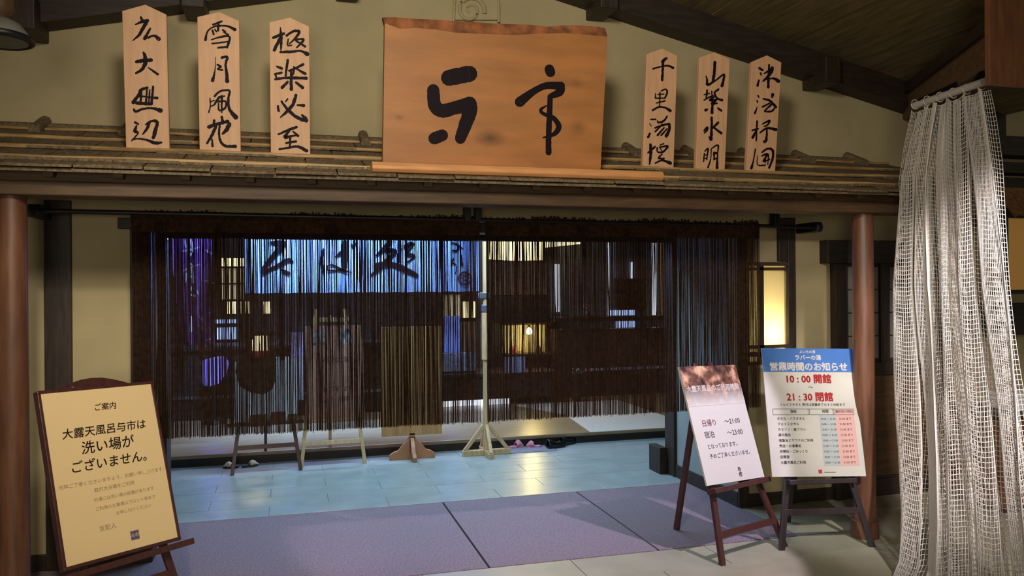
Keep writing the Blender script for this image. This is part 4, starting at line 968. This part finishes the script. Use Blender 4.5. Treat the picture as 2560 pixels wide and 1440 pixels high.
# bright alcove with the star-like bulb
a = PY(1256, 812, 9.9); b = PY(1366, 880, 9.9)
ac = thing('lit_alcove', ((a.x + b.x) / 2, 9.96, b.z), 'bright cream alcove above the desk, holding the bare bulb', 'alcove')
MB().box((a.x, 9.945, b.z), (b.x, 9.958, a.z)).build('back', m_plaster_w, ac)
MB().box((a.x, 9.7, b.z - .02), (b.x, 9.958, b.z)).build('shelf', m_int, ac)
MB().box((a.x, 9.7, a.z), (b.x, 9.958, a.z + .02)).build('soffit', m_int, ac)
for i, (px, h_, c3) in enumerate(((1280, .10, (180, 60, 60)), (1300, .07, (210, 180, 90)), (1345, .12, (90, 70, 50)))):
    p = PY(px, 878, 9.8); tag(MB().lathe((p.x, 9.8, b.z), [(.03, 0), (.035, h_ * .6), (.015, h_ * .8), (.015, h_)], 12).build('bottle', mat('bottle%d' % i, sr(*c3), .3, 0), smooth=True), ['red bottle at the left of the bright alcove shelf', 'short yellow bottle beside the red one in the alcove', 'tall brown bottle at the right of the alcove shelf'][i], 'bottle', 'bottles in the alcove')
lp = PY(1323, 829, 9.75)
bl = thing('bare_bulb', lp, 'bare glowing bulb hanging in the bright alcove', 'lamp')
MB().lathe(lp, [(.0, -.04), (.03, -.03), (.04, 0), (.03, .03), (.012, .05)], 14).build('bulb', emis('bulb_glow', (1, .85, .5), 60), bl, smooth=True)
MB().tube([lp + Vector((0, 0, .05)), lp + Vector((0, 0, .16))], .008, 8).build('cord', m_black, bl)
point('bulb_light', (lp.x, 9.62, lp.z - .0), 12, (1, .76, .2), .05)
# yellow transom lights
def quad_panel(name, pts, Y, m, label, cat):
    return tag(MB().prism([PY(x, y, Y) for x, y in pts], (0, .02, 0)).build(name, m), label, cat)
quad_panel('transom_light', [(1224, 560), (1224, 648), (1290, 652), (1357, 650), (1357, 560)], 9.93, e_warm, 'broad yellow lit transom panel right of the pole top', 'light')
quad_panel('transom_light', [(1362, 560), (1362, 619), (1450, 610), (1452, 560)], 9.93, e_warm, 'thin wedge of yellow lit transom further right', 'light')
board('hanging_board', 1225, 740, 1330, 808, 9.925, .03, m_int, 'dark board above the alcove, right of the pole', 'board')
MB().box((PY(1225, 700, 9.93).x, 9.93, PY(1225, 738, 9.93).z), (PY(1368, 700, 9.93).x, 9.955, PY(1225, 655, 9.93).z)).build('slatted_blind', mat('brown_blind', sr(96, 80, 66), .8, .3, 5, (12, 1, 1)))
tag(bpy.data.objects['slatted_blind'], 'brown vertical blind under the yellow transom panel', 'blind')

# right room
def wall_piece(px0, px1, py0, py1, m, label, Y=10.42, cat='panel', name='wall_panel'): return board(name, px0, py0, px1, py1, Y, .03, m, label, cat)
m_gb = mat('grey_blue_curtain', sr(122, 126, 140), .85, .2, 4, (14, 1, 1))
wall_piece(1400, 1518, 560, 788, m_gb, 'grey-blue folded drape left of the thin white light')
wall_piece(1535, 1628, 560, 696, m_gb, 'grey-blue folded drape over the dark screen', name='wall_panel')
wall_piece(1388, 1399, 660, 780, e_white, 'left thin cold white light slit of the right room', 10.40, 'light', 'light_slit')
wall_piece(1520, 1525, 600, 790, e_white, 'middle thin cold white light slit left of the dark screen', 10.40, 'light', 'light_slit')
wall_piece(1578, 1583, 655, 696, e_white, 'short cold white light slit above the dark screen', 10.40, 'light', 'light_slit')
wall_piece(1631, 1642, 600, 790, e_white, 'right cold white light slit beside the orange strip', 10.40, 'light', 'light_slit')
wall_piece(1651, 1667, 560, 790, mat('orange_wall', sr(190, 140, 96), .7, .2, 8), 'narrow orange-brown strip beside the right inner post', 10.42)
wall_piece(1612, 1630, 700, 790, mat('green_grey', sr(120, 136, 128), .7, .2, 8), 'narrow grey-green strip right of the dark screen', 10.42)
wall_piece(1540, 1612, 698, 774, mat('screen_black', sr(26, 20, 18), .4, 0), 'dark square screen in the right room', 10.41, 'screen', 'dark_screen')
wall_piece(1526, 1588, 776, 788, e_blue, 'thin blue lit shelf strip under the dark screen', 10.42, 'light', 'shelf_light')
wall_piece(1542, 1588, 798, 820, e_blue, 'blue lit shelf gap under the right counter top', 10.42, 'light', 'shelf_light')
a = PY(1390, 800, 9.6); b = PY(1690, 800, 9.6)
rc = thing('service_counter', ((a.x + b.x) / 2, 9.6, .1), 'wide dark counter across the right room with a pale strip low on its front', 'counter')
MB().box((a.x + .03, 9.64, .1), (b.x, 9.95, PY(1400, 826, 9.6).z)).build('body', m_ctr, rc, bevel=.006)
MB().box((a.x, 9.6, PY(1400, 800, 9.6).z - .03), (b.x + .05, 9.95, PY(1400, 790, 9.6).z - .02)).build('top', m_int, rc, bevel=.006)
MB().box((PY(1465, 923, 9.58).x, 9.60, PY(1500, 927, 9.58).z), (b.x, 9.63, PY(1500, 921, 9.58).z)).build('pale_strip', mat('pale_strip', sr(190, 184, 178), .5, .2, 20), rc)
pp = PY(1441, 930, 9.3)
pt = thing('potted_plant', (pp.x, 9.3, .1), 'small pale green potted plant before the right counter', 'plant')
MB().lathe((pp.x, 9.3, .1), [(.05, 0), (.07, .16), (.075, .17)], 14).build('pot', m_ctr, pt, smooth=True)
MB().lathe((pp.x, 9.3, .1), [(.07, .17), (.02, .18), (.02, pp.z - .13)], 8).build('stem', m_int, pt)
m_leaf = mat('pale_leaf', sr(150, 170, 150), .6, .2, 10)
for i in range(14):
    a_ = random.uniform(0, 6.28); r_ = random.uniform(.03, .09); zc = pp.z + random.uniform(-.04, .05)
    c_ = Vector((pp.x + r_ * math.cos(a_), 9.3 + r_ * math.sin(a_), zc)); d = Vector((math.cos(a_), math.sin(a_), .3)) * .035; s_ = Vector((-math.sin(a_), math.cos(a_), 0)) * .014
    root = Vector((pp.x, 9.3, zc - .03))
    MB().add([root, c_ - d * .3 + s_, c_ + d, c_ - d * .3 - s_], [(0, 1, 2, 3)]).build('leaf', m_leaf, pt)
fv = PY(1470, 868, 9.75)
vs_ = thing('flower_vase', (fv.x, 9.75, .1), 'vase of pale pink flowers standing before the right counter shelf', 'vase')
ztop = PY(1400, 790, 9.6).z - .02
vs_.location = (fv.x, 9.75, ztop)
MB().lathe((fv.x, 9.75, ztop), [(.03, 0), (.045, .04), (.02, .08), (.025, .09)], 12).build('vase', m_steel, vs_, smooth=True)
for i in range(9):
    a_ = i * .7; MB().lathe((fv.x + .05 * math.cos(a_), 9.75 + .03 * math.sin(a_), ztop + .10 + .02 * (i % 3)), [(0, 0), (.016, .008), (.016, .018), (0, .026)], 7).build('blossom', m_pink, vs_, smooth=True)

# paler patch with a slanting edge on the raised floor, right
q = [PZ(1415, 1038, .1), PZ(1476, 1081, .1)]
mt = MB().prism([(q[1].x, q[1].y + .0, .1), (3.9, q[1].y, .1), (3.9, q[0].y + .9, .1), (q[0].x - .35, q[0].y + .9, .1), (q[0].x, q[0].y, .1)][::1], (0, 0, .004)).build('pale_patch', mat('pale_floor_tone', sr(186, 182, 170), .7, .05, 30))
tag(mt, 'pale patch on the raised floor at the right end', 'mat')

# hanging lamp at the upper left corner
c_ = PY(-2, 84, 3.4)
hl = thing('pendant_lamp', (c_.x, 3.4, c_.z), 'black-rimmed pendant lamp cut off by the upper left corner', 'lamp')
rim = [(c_.x + .105 * math.cos(a_), 3.4 + .105 * math.sin(a_), c_.z - .02) for a_ in [i * math.pi / 16 for i in range(33)]]
MB().tube(rim, .014, 8, False).build('rim', m_black, hl, smooth=True)
MB().lathe((c_.x, 3.4, c_.z), [(.098, -.03), (.1, .0), (.07, .04), (.03, .06)], 24).build('shade', mat('smoked_glass', sr(116, 114, 104), .4, .1, 6), hl, smooth=True)
MB().lathe((c_.x, 3.4, c_.z), [(.03, .06), (.05, .09), (.05, .14), (.01, .16), (.01, .75)], 12).build('stem', m_beam, hl, smooth=True)

# things beyond the net at the right edge
m_lampp = emis('amber_panel_glow', sr(190, 140, 70), .22)
a = PY(2518, 545, 4.7); b = PY(2600, 724, 4.7)
lt = thing('amber_wall_lantern', ((a.x + b.x) / 2, 4.7, b.z), 'amber glowing wall lantern at the right edge beyond the net', 'lantern')
MB().box((a.x, 4.70, b.z), (b.x, 4.77, a.z)).build('shade', m_lampp, lt, bevel=.006)
MB().box((a.x - .03, 4.69, b.z - .03), (b.x + .03, 4.78, b.z)).build('frame_bar', m_dark, lt); MB().box((a.x - .03, 4.69, a.z), (b.x + .03, 4.78, a.z + .03)).build('frame_bar', m_dark, lt)
MB().box((a.x - .03, 4.69, b.z), (a.x, 4.78, a.z)).build('frame_bar', m_dark, lt)
a = PY(2505, 462, 4.6); b = PY(2610, 538, 4.6)
mb = MB(); 
for i in range(26):
    x = lerp(a.x, b.x, i / 25); mb.tube([(x, 4.50 + random.uniform(-.02, .02), b.z - random.uniform(0, .02)), (x, 4.66, a.z - .02), (x, 4.77, a.z)], .014, 6)
o = mb.build('straw_canopy', mat('straw', sr(132, 92, 52), .9, .3, 30)); tag(o, 'brown straw canopy above the amber wall lantern', 'canopy')
# shelf with papers
a = PY(2500, 1036, 4.2); b = PY(2640, 1250, 4.2)
cb = thing('low_cabinet', ((a.x + .3), 4.4, 0), 'dark reddish low cabinet at the right edge behind the net', 'cabinet')
MB().box((a.x, 4.2, .03), (a.x + .9, 4.7, a.z - .03)).build('body', mat('cabinet_timber', sr(98, 64, 46), .5, .15, 5), cb, bevel=.006)
MB().box((a.x - .02, 4.18, a.z - .03), (a.x + .92, 4.72, a.z)).build('top', m_dark, cb, bevel=.004)
MB().box((a.x + .02, 4.185, .33), (a.x + .88, 4.2, .40)).build('drawer_rail', m_dark, cb, bevel=.003)
MB().box((a.x + .02, 4.2, 0), (a.x + .88, 4.6, .03)).build('plinth', m_dark, cb)
p0 = PY(2515, 1034, 4.35)
for i in range(4):
    j = random.uniform(-.01, .01)
    tag(MB().box((p0.x + j, 4.3 + j, a.z + i * .028), (p0.x + .28 + j, 4.5 + j, a.z + .026 + i * .028)).build('paper_stack', m_mat_paper_w, bevel=.003), ['bottom', 'second', 'third', 'top'][i] + ' bundle in the pile of white papers on the low cabinet', 'papers', 'paper bundles on the cabinet')
# notice on the wall seen through the net
o = board('wall_notice', 2283, 812, 2312, 884, YW - .008, .006, mat('grey_notice', sr(150, 148, 140), .7, .05), 'small grey notice on the wall, seen through the net', 'notice')
GROUPS = {'wooden_tablet': 'brushed name tablets on the eave roof', 'round_pillar': 'round pillars under the eave roof', 'notice_easel': 'easels in front of the rope curtain',
          'display_easel': 'easels behind the rope curtain', 'sandal': 'pair of cream sandals', 'slipper': 'slippers by the step', 'shoe': 'pair of black shoes by the step',
          'lit_screen': 'lit screens in the partition behind the curtain', 'transom_light': 'yellow transom panels', 'wall_panel': 'panels of the right inner room',
          'light_slit': 'cold white light slits', 'shelf_light': 'blue shelf lights', 'service_counter': 'dark counters inside the shop'}
for o in S.objects:
    k_ = o.name.split('.')[0]
    if not o.parent and k_ in GROUPS and 'label' in o.keys(): o['group'] = GROUPS[k_]
